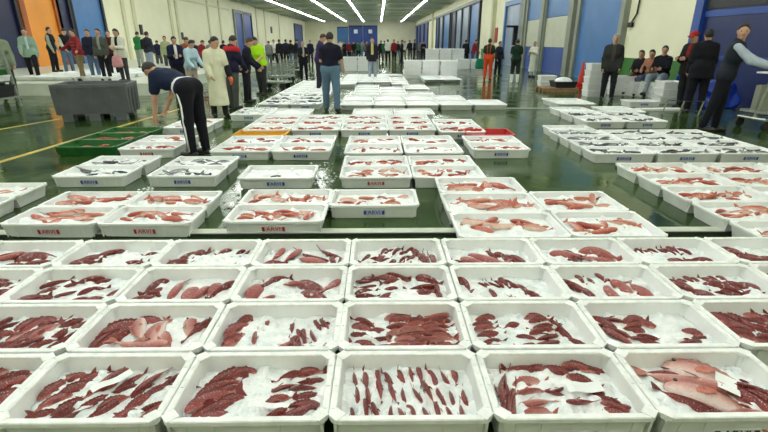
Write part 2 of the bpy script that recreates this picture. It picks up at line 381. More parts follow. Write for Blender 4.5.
def make_crate(W, D, Hh, body, rim, lip=.03, prnt=None, plate=None, detail=True):
    V, Fc = loft(W, D, [(.042, 0), (.036, .006), (lip - .012, Hh - .028), (lip - .012, Hh - .014), (lip, Hh - .012), (.050, .016), (.07, .013)], .045)
    b = MB().add(V, Fc)
    if detail:
        for sx in (-1, 1):
            for px in (.20, .36, .46):
                x = sx * px * W
                b.add([(x - .006, -D / 2 + .033, .012), (x + .006, -D / 2 + .033, .012), (x + .006, -D / 2 + .012, Hh - .03), (x - .006, -D / 2 + .012, Hh - .03),
                       (x - .006, -D / 2 + .045, .012), (x + .006, -D / 2 + .045, .012), (x + .006, -D / 2 + .03, Hh - .03), (x - .006, -D / 2 + .03, Hh - .03)],
                      [(0, 1, 2, 3), (7, 6, 5, 4), (0, 4, 5, 1), (1, 5, 6, 2), (2, 6, 7, 3), (3, 7, 4, 0)])
    root = b.build('fish_crate', body, None, False)
    V, Fc = loft(W, D, [(lip - .004, Hh - .026), (.002, Hh - .026), (0, Hh - .022), (0, Hh - .004), (.004, Hh), (lip - .004, Hh), (lip, Hh - .004), (lip, Hh - .02), (lip - .004, Hh - .026)], .045, False, False)
    r = MB().add(V, Fc)
    if detail:
        for sx in (-1, 1):
            for sy in (-1, 1):
                r.box((sx * (W / 2 - .032), sy * (D / 2 - .032), Hh - .004), (.05, .05, .012), Matrix.Rotation(R(45), 3, 'Z'))
            for q in (-.3, 0, .3):
                r.box((sx * (W / 2 - lip / 2), q * D, Hh), (.014, .05, .006))
    r.build('rim', rim, root)
    if prnt:
        pl = MB().box((0, 0, 0), (.19, .004, .052)).build('label_plate', plate, root)
        tilt = math.atan2(.022, Hh - .03)
        pl.location = (0, -D / 2 + .0195 - (.03 - lip) * .6, Hh * .46); pl.rotation_euler = (tilt, 0, 0)
        t = mesh_obj('lettering', text_mesh('ARVI', .054), prnt, pl); t.location = (0, -.0035, 0); t.rotation_euler = (R(90), 0, 0)
        for sx in (-1, 1): MB().box((sx * .080, -.0025, 0), (.020, .003, .040)).build('emblem', prnt, pl)
    root['category'] = 'crate'
    return root
NW, ND, NH = .644, .432, .19
MW, MD, MH = .80, .50, .14
P_near = make_crate(NW, ND, NH, M['crate'], M['rim'])
P_front = make_crate(NW, ND, NH, M['crate2'], M['rim'], prnt=M['black_print'], plate=M['crate2'])
P_blue = make_crate(MW, MD, MH, M['crate'], M['crate'], .026, M['blue_print'], M['label_plate'])
P_red = make_crate(MW, MD, MH, M['crate'], M['crate'], .026, M['red_print'], M['label_plate_red'])
P_plain = make_crate(MW, MD, MH, M['crate2'], M['crate2'], .026)
P_far = make_crate(MW, MD, MH, M['crate'], M['crate'], .026, detail=False)
P_green = make_crate(MW, MD, MH, M['green_plastic'], M['green_plastic'], .026)
P_redc = make_crate(MW, MD, MH, M['red_plastic'], M['red_plastic'], .026)
P_yel = make_crate(MW, MD, MH, M['yellow_plastic'], M['yellow_plastic'], .026)
PROTO = [P_near, P_front, P_blue, P_red, P_plain, P_far, P_green, P_redc, P_yel]
# ------------------------------------------------------------------ ice heaps
def vnoise(x, y, s, seed):
    rs = np.random.RandomState(seed); g = rs.rand(64, 64)
    xi, yi = x * s, y * s; x0 = np.floor(xi).astype(int); y0 = np.floor(yi).astype(int); fx, fy = xi - x0, yi - y0
    fx = fx * fx * (3 - 2 * fx); fy = fy * fy * (3 - 2 * fy); a = lambda i, j: g[(x0 + i) % 64, (y0 + j) % 64]
    return (a(0, 0) * (1 - fx) + a(1, 0) * fx) * (1 - fy) + (a(0, 1) * (1 - fx) + a(1, 1) * fx) * fy
def ice_height(X, Y, W, D, seed, amp):
    e = np.minimum(1, np.minimum((W / 2 - np.abs(X)) / .05, (D / 2 - np.abs(Y)) / .05))
    return amp * (1.15 * vnoise(X + 3, Y + 3, 9, seed) + .6 * vnoise(X + 3, Y + 3, 24, seed + 1) + .45 * vnoise(X + 3, Y + 3, 60, seed + 2) - 1.0) + 1.25 * amp * np.maximum(0, vnoise(X + 5, Y + 5, 21, seed + 4) - .58) / .42 + .012 * np.maximum(0, 1 - (X / W * 1.6) ** 2 - (Y / D * 1.6) ** 2) - .006 * (1 - e)
def ice_mesh(W, D, nx, ny, seed, amp):
    xs = np.linspace(-W / 2, W / 2, nx); ys = np.linspace(-D / 2, D / 2, ny); X, Y = np.meshgrid(xs, ys)
    Z = ice_height(X, Y, W, D, seed, amp)
    V = np.stack([X, Y, Z], -1).reshape(-1, 3).tolist(); Fc = [(j * nx + i, j * nx + i + 1, (j + 1) * nx + i + 1, (j + 1) * nx + i) for j in range(ny - 1) for i in range(nx - 1)]
    n0 = len(V); ring = [j for j in range(nx)] + [j * nx + nx - 1 for j in range(1, ny)] + [(ny - 1) * nx + i for i in range(nx - 2, -1, -1)] + [j * nx for j in range(ny - 2, 0, -1)]
    V += [(V[i][0] * .97, V[i][1] * .97, -.05) for i in ring]; k = len(ring)
    Fc += [(ring[i], n0 + i, n0 + (i + 1) % k, ring[(i + 1) % k]) for i in range(k)]; Fc.append(tuple(n0 + i for i in range(k))[::-1])
    me = raw_mesh('crushed_ice', V, Fc, True); me.materials.append(M['ice']); return me
ICE_N = [(s, ice_mesh(NW - .075, ND - .075, 72, 50, s, .020)) for s in (3, 11, 23, 37, 41)]
ICE_M = [(s, ice_mesh(MW - .085, MD - .085, 44, 30, s, .020)) for s in (5, 15, 29)]
# ------------------------------------------------------------------ fish
def fish_meshes(kind, seed, hgt=.30, wid=.15, bend=0.0):
    arch = .24 if kind in ('red', 'pink') else .10; dz = -arch * .28
    """unit-length fish swimming along +x, back up: body, tail fin, dorsal fin, pectoral fins, eyes"""
    rs = random.Random(seed); n, m = 22, 12
    prof = [(0, .10, .12), (.02, .36, .44), (.07, .62, .74), (.16, .88, .96), (.27, 1.0, 1.04), (.40, 1.0, 1.02), (.53, .93, .92), (.65, .78, .74), (.76, .54, .48), (.84, .27, .24), (.90, .22, .16), (.93, .24, .10)]
    cx = lambda t: bend * (t - .45) ** 2
    V, Fc = [], []
    for (t, h, w) in prof:
        for k in range(m):
            a = 2 * math.pi * k / m
            z = math.sin(a); y = math.cos(a)
            zz = h * hgt / 2 * (z if z > 0 else z * .92) + .02 * (1 - t) - arch * (t - .42) ** 2
            V.append((.5 - t, y * w * wid / 2 * (1 - .25 * max(0, z)) + cx(t), zz))
    for i in range(len(prof) - 1):
        for k in range(m): Fc.append((i * m + k, (i + 1) * m + k, (i + 1) * m + (k + 1) % m, i * m + (k + 1) % m))
    Fc.append(tuple(range(m))); Fc.append(tuple((len(prof) - 1) * m + k for k in range(m))[::-1])
    body = MB().add(V, Fc).mesh('body', True)
    def fin(out, th=.006):
        k = len(out); v = [(x, y - th, z) for x, y, z in out] + [(x, y + th, z) for x, y, z in out]
        f = [tuple(range(k)), tuple(range(2 * k - 1, k - 1, -1))] + [(i, i + k, (i + 1) % k + k, (i + 1) % k) for i in range(k)]
        return v, f
    c = cx(.95)
    tail = MB().add(*fin([(-.41, c, .05), (-.50, c + bend * .1, .13), (-.58, c + bend * .16, .17), (-.555, c + bend * .14, .07), (-.535, c + bend * .12, 0), (-.555, c + bend * .14, -.07), (-.58, c + bend * .16, -.15), (-.50, c + bend * .1, -.11), (-.41, c, -.05)])); tail.v = [(x, y, z + dz) for x, y, z in tail.v]; tail = tail.mesh('tail_fin')
    top = []; hh = hgt / 2
    for i, t in enumerate(np.linspace(.24, .80, 13)):
        h = np.interp(t, [p[0] for p in prof], [p[1] for p in prof]) * hh
        top.append((.5 - t, cx(t), h - arch * (t - .42) ** 2 + (.055 if i % 2 else .030) * (1 - .4 * i / 12)))
    basep = [(.5 - t, cx(t), np.interp(t, [p[0] for p in prof], [p[1] for p in prof]) * hh - .02 - arch * (t - .42) ** 2) for t in np.linspace(.80, .24, 13)]
    dorsal = MB().add(*fin(top + basep, .005)).mesh('dorsal_fin')
    pec = MB()
    for s in (1,):
        y0 = s * wid * .45
        o = [(.20, y0, -.02), (.12, y0 + s * .05, .02), (.02, y0 + s * .07, 0), (0, y0 + s * .06, -.05), (.08, y0 + s * .04, -.07), (.18, y0, -.06)]
        pec.add(*fin(o, .004))
    eye = MB()
    for s in (1,):
        eye.lathe([(.002, -.022), (.016, -.016), (.026, 0), (.016, .016), (.002, .022)], (.40, s * wid * .5 * .62, .055), 10, 'Y')
    return body, tail, dorsal, pec.mesh('pectoral_fin'), eye.mesh('eye', True)
FP = {}
def fish_proto(kind, v, name, skin, finm, hgt, wid, bend):
    b, t, d, p, e = fish_meshes(kind, v, hgt, wid, bend)
    b.materials.append(M[skin]); t.materials.append(M[finm]); d.materials.append(M[finm]); p.materials.append(M[finm]); e.materials.append(M['fish_eye'])
    FP[kind, v] = (name, b, t, d, p, e)
for v, (hg, wd, bd) in enumerate(((.30, .17, .10), (.33, .18, -.15), (.28, .16, .25))):
    fish_proto('red', v, 'red_fish', 'fish_red', 'fin_red', hg, wd, bd)
    fish_proto('pink', v, 'red_fish', 'fish_pink', 'fin_pink', hg + .03, wd + .02, bd)
    fish_proto('orange', v, 'orange_fish', 'fish_orange', 'fin_orange', hg - .05, wd + .02, bd)
    fish_proto('paleorange', v, 'orange_fish', 'fish_paleorange', 'fin_orange', hg - .03, wd + .02, bd)
    fish_proto('silver', v, 'silver_fish', 'fish_silver', 'fin_silver', hg - .10, wd - .03, bd * 1.6)
def put_fish(kind, v, pos, yaw, roll, L, label, group, parts=True, pitch=0.0):
    name, b, t, d, p, e = FP[kind, v]
    o = bpy.data.objects.new(name, b); C.objects.link(o)
    o.matrix_basis = Matrix.Translation(pos) @ Matrix.Rotation(yaw, 4, 'Z') @ Matrix.Rotation(pitch, 4, 'Y') @ Matrix.Rotation(roll, 4, 'X') @ Matrix.Scale(L, 4)
    tag(o, label, 'fish', group)
    if parts:
        for nm, me in (('tail_fin', t), ('dorsal_fin', d), ('pectoral_fin', p), ('eye', e)):
            for sg in ((1, -1) if nm in ('pectoral_fin', 'eye') else (1,)):
                c = bpy.data.objects.new(nm, me); C.objects.link(c); c.parent = o; c.scale = (1, sg, 1)
    else:
        c = bpy.data.objects.new('tail_fin', t); C.objects.link(c); c.parent = o
    return o
STUFF = {}
def stuff_fish(kind, v, pos, yaw, roll, L, pitch=0.0):
    me = FP[kind, v][1]; mt = FP[kind, v][2]
    mx = Matrix.Translation(pos) @ Matrix.Rotation(yaw, 4, 'Z') @ Matrix.Rotation(pitch, 4, 'Y') @ Matrix.Rotation(roll, 4, 'X') @ Matrix.Scale(L, 4)
    mb = STUFF.setdefault(kind, MB())
    for q in (me, mt):
        mb.add([mx @ w.co for w in q.vertices], [tuple(p.vertices) for p in q.polygons])
# ------------------------------------------------------------------ the block of crates at the front
rnd = random.Random(19)
def lines(nl, npl, yaw, L, u0=.07, u1=.93, v0=.10, v1=.90, j=.25, kind='red', roll=28, keep=1.0):
    out = []
    for a in range(nl):
        v = v0 + (v1 - v0) * (a / (nl - 1) if nl > 1 else .5)
        for b in range(npl):
            if rnd.random() > keep: continue
            u = u0 + (u1 - u0) * ((b + .5 * (a % 2) * .6) / max(1, npl - .7))
            out.append((min(.95, u + rnd.uniform(-j, j) * .05), min(.93, max(.07, v + rnd.uniform(-j, j) * .12)), yaw + rnd.uniform(-14, 14), rnd.gauss(0, roll), L * rnd.uniform(.85, 1.12), kind, a))
    return out
def column(u0, v0, u1, v1, n, yaw, L, kind='red', roll=30, line=0, j=8):
    return [(u0 + (u1 - u0) * i / max(1, n - 1) + rnd.uniform(-.015, .015), v0 + (v1 - v0) * i / max(1, n - 1), yaw + rnd.uniform(-j, j), rnd.gauss(0, roll), L * rnd.uniform(.9, 1.1), kind, line) for i in range(n)]
def big(n, L, yaw, kind='pink', u0=.15, u1=.85, line=0):
    return [(u0 + (u1 - u0) * (i + .5) / n + rnd.uniform(-.03, .03), rnd.uniform(.25, .75), yaw + rnd.uniform(-18, 18), rnd.choice((-1, 1)) * rnd.uniform(55, 85), L * rnd.uniform(.9, 1.1), kind, line) for i in range(n)]
def scat(n, yaw, L, u0=.08, u1=.92, v0=.1, v1=.9, kind='red', line=0):
    return [(rnd.uniform(u0, u1), rnd.uniform(v0, v1), yaw + rnd.uniform(-22, 22), rnd.gauss(0, 35), L * rnd.uniform(.8, 1.15), kind, line) for i in range(n)]
COLS = {}
PAT = {
 (0, -1): lambda: lines(3, 6, 50, .19), 
 (0, 0): lambda: lines(4, 6, 52, .15),
 (0, 1): lambda: column(.10, .95, .10, .1, 4, 35, .22, line=0) + column(.28, .9, .24, .15, 4, 20, .14, line=1) + column(.70, .85, .66, .1, 4, 25, .13, line=2) + column(.90, .92, .90, .3, 5, 8, .15, line=3) + [(.85, .12, 25, 40, .24, 'red', 3)],
 (0, 2): lambda: lines(3, 10, 104, .118, j=.2, roll=18),
 (0, 3): lambda: column(.10, .88, .10, .2, 3, 75, .24, line=0) + column(.30, .95, .90, .95, 6, 172, .15, line=1) + column(.30, .70, .28, .15, 4, 15, .15, 'pink', line=2) + column(.72, .75, .94, .1, 8, 155, .13, line=3) + scat(3, 0, .12, .4, .65, line=4),
 (0, 4): lambda: [(.28, .86, 172, 60, .22, 'red', 0), (.36, .62, 160, 75, .32, 'pink', 0), (.48, .32, 150, 82, .34, 'pink', 1), (.66, .55, 152, 40, .30, 'red', 1), (.64, .84, 152, 78, .36, 'pink', 0), (.30, .28, 140, 30, .26, 'red', 1), (.80, .22, 125, 20, .20, 'red', 2), (.93, .20, 125, 15, .20, 'red', 2), (.95, .6, 150, 40, .22, 'red', 2), (.62, .12, 170, 50, .24, 'pink', 2)],
 (1, -1): lambda: lines(3, 7, 55, .17), (1, 0): lambda: column(.08, .8, .12, .1, 3, 55, .24, line=0) + big(4, .22, 110, line=1, u0=.3) + [(.45, .2, 5, 75, .26, 'pink', 2), (.92, .6, 60, 30, .2, 'red', 2), (.35, .9, 15, 30, .17, 'red', 2)],
 (1, 1): lambda: column(.08, .85, .10, .15, 4, 62, .18, line=0) + scat(9, 95, .11, .25, .75, line=1) + column(.70, .2, .92, .9, 5, 110, .15, line=2) + column(.55, .1, .95, .08, 4, 30, .14, line=3),
 (1, 2): lambda: column(.10, .85, .10, .2, 4, 150, .14, line=0) + lines(5, 4, 10, .15, .45, .93, kind='pink', roll=22) + lines(4, 4, 8, .14, .48, .93, .18, .85, roll=20) + column(.28, .6, .3, .1, 3, 10, .13, line=9),
 (1, 3): lambda: column(.10, .9, .12, .1, 6, 10, .14, line=0) + column(.68, .92, .62, .1, 7, 10, .15, line=1) + column(.82, .8, .95, .08, 5, 120, .13, line=2) + scat(4, 0, .12, .25, .5, line=3),
 (1, 4): lambda: column(.10, .8, .14, .12, 4, 125, .18, line=0) + scat(13, 168, .14, .2, .95, line=1),
 (1, 5): lambda: lines(3, 8, 135, .19),
 (2, -2): lambda: lines(3, 6, 50, .18), (2, -1): lambda: lines(3, 7, 35, .16, keep=.55) + column(.06, .9, .05, .1, 3, 45, .16, line=5),
 (2, 0): lambda: column(.06, .8, .06, .1, 3, 55, .18, line=0) + big(4, .22, 80, line=1, u0=.35) + [(.95, .55, 60, 20, .24, 'red', 1)],
 (2, 1): lambda: [(.10, .5, 80, 60, .24, 'pink', 0), (.16, .7, 60, 40, .22, 'red', 0), (.72, .60, 150, 45, .30, 'red', 1), (.78, .3, 155, 40, .24, 'red', 1), (.93, .7, 60, 70, .2, 'pink', 1), (.2, .2, 30, 40, .15, 'pink', 0), (.45, .75, 20, 60, .16, 'pink', 1), (.3, .9, 20, 30, .14, 'red', 0)],
 (2, 2): lambda: column(.10, .85, .10, .1, 5, 10, .14, line=0) + column(.2, .95, .9, .95, 6, 165, .15, line=1) + column(.92, .8, .92, .1, 6, 100, .15, line=2) + column(.4, .8, .35, .1, 4, 10, .12, line=3) + column(.75, .55, .8, .4, 2, 10, .18, line=4),
 (2, 3): lambda: [(.06, .75, 110, 30, .2, 'red', 0)] + column(.25, .75, .6, .75, 6, 120, .11, line=1) + column(.65, .55, .9, .15, 6, 125, .14, line=2) + scat(4, 120, .1, .2, .6, .1, .5, line=3),
 (2, 4): lambda: column(.08, .8, .2, .1, 6, 115, .19, line=0) + big(3, .22, 100, line=1, u0=.45, u1=.85) + column(.25, .95, .6, .9, 4, 110, .1, line=2) + [(.85, .15, 140, 40, .15, 'red', 1)],
 (2, 5): lambda: column(.08, .85, .3, .1, 5, 130, .2, line=0) + column(.25, .9, .75, .85, 6, 110, .1, line=1) + column(.6, .5, .95, .6, 4, 150, .2, line=2) + scat(4, 150, .12, .4, .8, .1, .4, line=3),
 (2, 6): lambda: lines(3, 6, 140, .18),
 (3, -3): lambda: column(.1, .6, .1, .2, 2, 40, .2, line=0), (3, -2): lambda: [(.25, .5, 30, 70, .24, 'pink', 0), (.65, .6, 15, 30, .3, 'red', 1), (.75, .35, 15, 30, .3, 'red', 1), (.55, .2, 15, 40, .22, 'red', 0), (.1, .8, 25, 30, .2, 'red', 0)],
 (3, -1): lambda: column(.06, .3, .3, .9, 5, 40, .2, line=0) + scat(7, 40, .12, .3, .95, line=1),
 (3, 0): lambda: column(.06, .2, .25, .95, 6, 45, .18, line=0) + lines(2, 6, 55, .12, .35, .9, keep=.8),
 (3, 1): lambda: [(.15, .7, 80, 70, .2, 'pink', 0), (.1, .3, 20, 50, .16, 'red', 0), (.35, .6, 60, 70, .18, 'pink', 0), (.58, .65, 150, 40, .27, 'red', 1), (.60, .35, 155, 70, .26, 'pink', 1), (.8, .8, 140, 30, .24, 'red', 2), (.88, .4, 110, 20, .18, 'red', 2), (.96, .4, 100, 20, .18, 'red', 2), (.3, .15, 20, 70, .16, 'pink', 0)],
 (3, 2): lambda: lines(3, 8, 45, .12, .08, .7, keep=.75) + column(.75, .7, .95, .4, 5, 95, .18, line=5),
 (3, 3): lambda: big(2, .26, 150, line=0, u0=.2, u1=.55) + column(.55, .6, .95, .4, 6, 120, .2, line=1) + [(.05, .3, 130, 30, .14, 'red', 0)],
 (3, 4): lambda: big(4, .24, 160, line=0, u0=.25, u1=.9) + scat(3, 150, .12, .2, .6, line=1),
 (3, 5): lambda: column(.1, .9, .75, .85, 8, 110, .12, line=0) + scat(5, 145, .16, .3, .9, .1, .5, line=1),
 (3, 6): lambda: column(.1, .8, .4, .2, 5, 140, .22, line=0) + scat(3, 150, .14, .5, .9, line=1),
 (3, 7): lambda: scat(5, 145, .18, line=0),
}
X0 = -.186 - .012
PITX = .446 * (H - NH) / math.cos(TH)
yf, yb_ = at(384, 421.5, NH).y, at(384, 238.2, NH).y
PITY = (yb_ - yf) / 4
ROWN = ['front', 'second', 'third', 'fourth']
byrow = {}
for (r, c) in PAT: byrow.setdefault(r, []).append(c)
red_count = 0
RED_MAX = 290
for r in range(4):
    for idx, c in enumerate(sorted(byrow[r])):
        cx = X0 + PITX * (c - 1.5) + rnd.uniform(-.004, .004)
        cy = yf + PITY * (r + .5)
        src = P_front if r == 0 else P_near
        k = dup(src, (cx, cy, 0), (0, 0, rnd.uniform(-.006, .006)))
        where = '%s crate of the %s row' % (ORD[idx + 1], ROWN[r])
        tag(k, 'white crate of red fish on ice, %s from the left in the %s row' % (ORD[idx + 1], ROWN[r]), 'crate', 'white crates of red fish nearest the camera')
        seed, im = ICE_N[(r * 3 + idx * 2) % 5]
        ice = bpy.data.objects.new('crushed_ice', im); C.objects.link(ice)
        ZI = .1125
        ice.location = (cx, cy, ZI)
        tag(ice, 'crushed ice over red fish in the ' + where, 'ice', kind='stuff')
        fl = PAT[r, c]()
        iw, idp = NW - .10, ND - .10
        lab = {}
        pts = []
        for (u, v, yaw, roll, L, kind, line) in fl:
            x, y = (u - .5) * iw, (v - .5) * idp
            ex, ey = abs(math.cos(R(yaw))) * L * .52 + .006, abs(math.sin(R(yaw))) * L * .52 + .006
            lx, ly = max(0, NW / 2 - .044 - ex), max(0, ND / 2 - .044 - ey)
            x, y = max(-lx, min(lx, x)), max(-ly, min(ly, y))
            z = float(ice_height(np.array([x]), np.array([y]), NW - .075, ND - .075, seed, .020)[0])
            pts.append((x, y, z, yaw, roll, L, kind, line))
        lns = sorted(set(p[7] for p in pts), key=lambda q: np.mean([p[1] for p in pts if p[7] == q]))
        order = {}
        for q in lns:
            for n_, p in enumerate(sorted([p for p in pts if p[7] == q], key=lambda p: p[0])): order[id(p)] = (lns.index(q), n_)
        for p in pts:
            x, y, z, yaw, roll, L, kind, line = p
            side = abs(math.sin(R(roll)))
            vv = rnd.randrange(3)
            pos = Vector((cx + x, cy + y, ZI + z + L * (-.005 - .045 * (1 - side)) + .005))
            yw, ro, pi_ = R(yaw + (180 if rnd.random() < .5 else 0)), R(roll), R(rnd.uniform(-5, 5)); L *= 1.06
            if red_count < RED_MAX:
                red_count += 1
                li, n_ = order[id(p)]
                col = 'dark red' if kind == 'red' else 'pale pink'
                lb = '%s fish, %s along %s line, %s' % (col, ORD[n_ + 1], ROWN[li] if li < 4 else ORD[li + 1], where)
                put_fish(kind, vv, pos, yw, ro, L, lb, 'red fish on ice in the near crates', parts=(r < 2), pitch=pi_)
            else:
                stuff_fish(kind, vv, pos, yw, ro, L, pi_)
print('red individuals', red_count)
# price notes on the front row
def note(px, py, ang, w=.07, h=.035, lb=''):
    p = at(px, py, .160)
    b = MB(); n = 6
    V = [((i / n - .5) * w, s * h / 2, .006 * math.sin(i * 1.3)) for s in (-1, 1) for i in range(n + 1)]
    Fc = [(i, i + 1, n + 2 + i, n + 1 + i) for i in range(n)]
    b.add(V, Fc)
    o = b.build('paper_note', M['paper']); o.location = p; o.rotation_euler = (R(12), R(5), R(ang))
    so = o.modifiers.new('thick', 'SOLIDIFY'); so.thickness = .0012
    tag(o, lb, 'note')
note(112, 381, 52, .17, .034, 'white paper strip stuck on the diagonal red fish, second front crate')
note(268, 405, 2, .16, .026, 'flat white paper slip in the ice of the third front crate')
note(584, 387, 6, .16, .052, 'small white paper slip in the ice beside overlapping red fish')
note(727, 384, 60, .12, .085, 'square white paper slip on the large pale pink fish')
# ------------------------------------------------------------------ crates on the wet floor
FISHN = {'orange': 0, 'silver': 0}
FMAX = {'orange': 290, 'silver': 200}
farice = MB()
_fi = ice_mesh(MW - .085, MD - .085, 9, 7, 5, .02)
_fiv = [v.co.copy() for v in _fi.vertices]; _fif = [tuple(p.vertices) for p in _fi.polygons]
def block(fl, fr, yb, cols, rows, fish, src, desc, n=6, L=.26, skip=(), only=None, ice=True, group=None, per=True, z0=0.0, noun='white crate'):
    """cols x rows crates; fl, fr: the pixels of the front rim's two corners, yb: the back rim's line in the photograph"""
    rz = MH + z0
    a, b = at(*fl, rz), at(*fr, rz)
    y0 = (a.y + b.y) / 2
    mx = (fl[0] + fr[0]) / 2; s = (yb - 42) / (fl[1] - 42)
    y1 = at(378 + (mx - 378) * s, yb, rz).y
    px, py = (b.x - a.x) / cols, (y1 - y0) / rows
    for r in range(rows):
        for c in range(cols):
            if (c, r) in skip or (only and (c, r) not in only): continue
            cx, cy = a.x + px * (c + .5), y0 + py * (r + .5)
            s_ = src[(c + r) % len(src)] if isinstance(src, list) else src
            k = dup(s_, (cx + rnd.uniform(-.008, .008), cy, z0), (0, 0, rnd.uniform(-.012, .012)), (px * .985 / MW, py * .985 / MD, 1))
            if cols == 1 and rows == 1: w = desc
            elif cols == 1: w = '%s %s' % (['front one', 'second one', 'third one', 'fourth one', 'fifth one'][r], desc)
            elif rows == 1: w = '%s %s' % (ORD[c + 1] + ' one', desc)
            else: w = 'row %s file %s %s' % (['one', 'two', 'three', 'four', 'five', 'six', 'seven', 'eight'][r], ['one', 'two', 'three', 'four', 'five', 'six', 'seven'][c], desc)
            lf = {'orange': 'with orange fish', 'silver': 'with dark silver fish', 'ice': 'heaped with ice', None: 'standing empty'}[fish]
            tag(k, '%s, %s' % (noun if fish else noun + ' empty', w), 'crate', group or 'crates ' + desc)
            sx, sy = px / MW, py / MD
            if fish is None or not ice: continue
            seed, im = ICE_M[rnd.randrange(3)]
            ZI = .088 + z0
            if ice == 'none': pass
            elif per:
                io = bpy.data.objects.new('crushed_ice', im); C.objects.link(io); io.location = (cx, cy, ZI); io.scale = (sx, sy, 1)
                tag(io, 'crushed ice, ' + w + '', 'ice', kind='stuff')
            else:
                farice.add([(cx + q.x * sx, cy + q.y * sy, ZI + q.z + .012) for q in _fiv], _fif)
            if fish == 'ice': continue
            pts = []
            nn = n + (4 if fish == 'orange' and n > 5 else 0) + rnd.randint(-1, 1)
            for i in range(nn):
                u = (i + .5) / nn + rnd.uniform(-.10, .10); v = rnd.uniform(.14, .86)
                x, y = (u - .5) * (MW - .20) * sx, (v - .5) * (MD - .22) * sy
                pts.append((x, y, rnd.choice((0, 180)) + rnd.uniform(-38, 38) if rnd.random() < .8 else rnd.uniform(0, 360), rnd.choice((-1, 1)) * rnd.uniform(40, 92), L * rnd.uniform(.8, 1.15)))
            pts.sort(key=lambda p: p[0])
            for i, (x, y, yaw, roll, l) in enumerate(pts):
                l *= .88; ex, ey = abs(math.cos(R(yaw))) * l * .55 + .01, abs(math.sin(R(yaw))) * l * .55 + .01
                lx, ly = max(0, px / 2 - .06 - ex), max(0, py / 2 - .06 - ey)
                x, y = max(-lx, min(lx, x)), max(-ly, min(ly, y))
                pos = Vector((cx + x, cy + y, ZI + .010 + rnd.uniform(-.006, .016) + (.012 if i % 3 == 1 else 0) - (.035 if ice == 'none' else 0))); vv = rnd.randrange(3); fk = 'paleorange' if fish == 'orange' and rnd.random() < .27 else fish
                pt = R(rnd.uniform(-7, 7))
                if per and FISHN[fish] < FMAX[fish]:
                    FISHN[fish] += 1
                    put_fish(fk, vv, pos, R(yaw), R(roll), l, '%s fish, %s along, %s' % ('orange' if fk == 'orange' else 'pale orange' if fk == 'paleorange' else 'silver', ORD[i + 1], w), fish + ' fish in the floor crates', parts=False, pitch=pt)
                else:
                    stuff_fish(fk, vv, pos, R(yaw), R(roll), l, pt)
VPX, VPY = 378, 42
def sl(s, y): return (VPX + s * (y - VPY), y)
block((-4, 225), (191, 223), 191, 2, 2, 'orange', P_red, 'of the front block by the kerb', n=6)
block((220, 222), (324, 221), 189, 1, 2, 'orange', P_red, 'of the pair alone behind the kerb', n=9, L=.22)
block((328, 205.5), (421, 205.5), 189, 1, 1, 'orange', P_blue, 'alone behind the middle of the kerb', n=7, L=.22)
block(sl(.41, 238), sl(1.005, 236.5), 177, 1, 3, 'orange', P_red, 'of the deep column at the kerb', n=7, L=.3)
block(sl(1.005, 236.5), sl(1.51, 236), 191, 1, 2, 'orange', P_blue, 'right beside the deep kerb column', n=6, L=.28)
block(sl(1.954, 244), sl(3.12, 243), 162.5, 2, 5, 'orange', P_plain, 'of the big orange fish block', n=8, L=.24)
block(sl(3.12, 186), sl(3.7, 185), 162.5, 1, 2, 'orange', P_plain, 'at the outer edge of the orange fish block', n=6, L=.24)
block((-116, 213), (-22, 213), 182.5, 1, 2, 'orange', P_plain, 'at the yellow line by the front block', n=5)
block((50, 176), (123, 176.5), 155.5, 1, 2, 'silver', P_blue, 'of the silver pair nearest the green crates', n=5, L=.30)
block((145, 176), (217, 176), 156, 1, 2, 'silver', P_blue, 'of the silver pair below the bending man', n=7, L=.30)
block((235, 178), (313, 178), 165, 1, 1, 'silver', P_blue, 'nearly all ice, alone right of the silver pairs', n=2, L=.22)
block((338, 178), (487, 176.5), 155.5, 2, 2, 'orange', [P_red, P_blue], 'of the brown pink centre block', n=8, L=.2)
block((343.5, 153.6), (464, 152), 135.5, 2, 2, 'orange', P_blue, 'of the sparse centre block', n=4, L=.24)
block((473, 149.8), (532, 149), 135.5, 1, 2, 'orange', P_blue, 'of the pair ahead of the red crate', n=5, L=.24)
block((468, 135.2), (517, 134.7), 128.5, 1, 1, None, P_redc, 'behind the pair on the open green floor', noun='bright red crate')
block((208, 151.5), (331, 151), 135.5, 2, 2, 'orange', P_blue, 'of the block ahead of the yellow crate', n=4, L=.26)
block((231, 135.2), (286, 135.2), 129.3, 1, 1, None, P_yel, 'between two blocks of white crates', noun='yellow crate')
block((242, 129), (438, 130.5), 114.5, 4, 3, 'orange', P_blue, 'of the dozen block', n=8, L=.2)
block((440, 132), (487, 131.5), 119, 1, 2, 'orange', P_blue, 'joined to the dozen block', n=5, L=.26)
block((162, 127.5), (206, 127.5), 118.5, 1, 2, 'orange', P_blue, 'at the feet of the apron man', n=4, L=.24)
block((116, 149), (174, 149), 135, 1, 2, 'orange', P_red, 'beside the green crates', n=3, L=.3)
block((52, 147), (115, 147), 127, 1, 3, 'orange', P_green, 'in the green crate column by the grey bin', n=8, L=.22, ice='none', noun='green crate')
block(sl(1.93, 154), sl(3.66, 153), 129.5, 3, 4, 'silver', P_blue, 'of the big silver fish block', n=9, L=.28)
block(sl(1.97, 130), sl(2.5, 130), 125, 1, 1, 'ice', P_plain, 'behind the big silver fish block corner')
block(sl(2.62, 122), sl(3.67, 121), 111, 2, 2, 'silver', P_blue, 'of the small block by the trolley man', n=9, L=.27)
block(sl(2.63, 111), sl(3.15, 111), 106.7, 1, 1, 'ice', P_plain, 'at the back corner of the small silver block')
block(sl(3.3, 112), sl(3.85, 112), 106, 1, 1, 'ice', P_plain, 'lying level behind the small silver block')
block(sl(2.9, 104), sl(3.55, 104), 98, 1, 1, 'ice', P_plain, 'closest to the grey haired man')
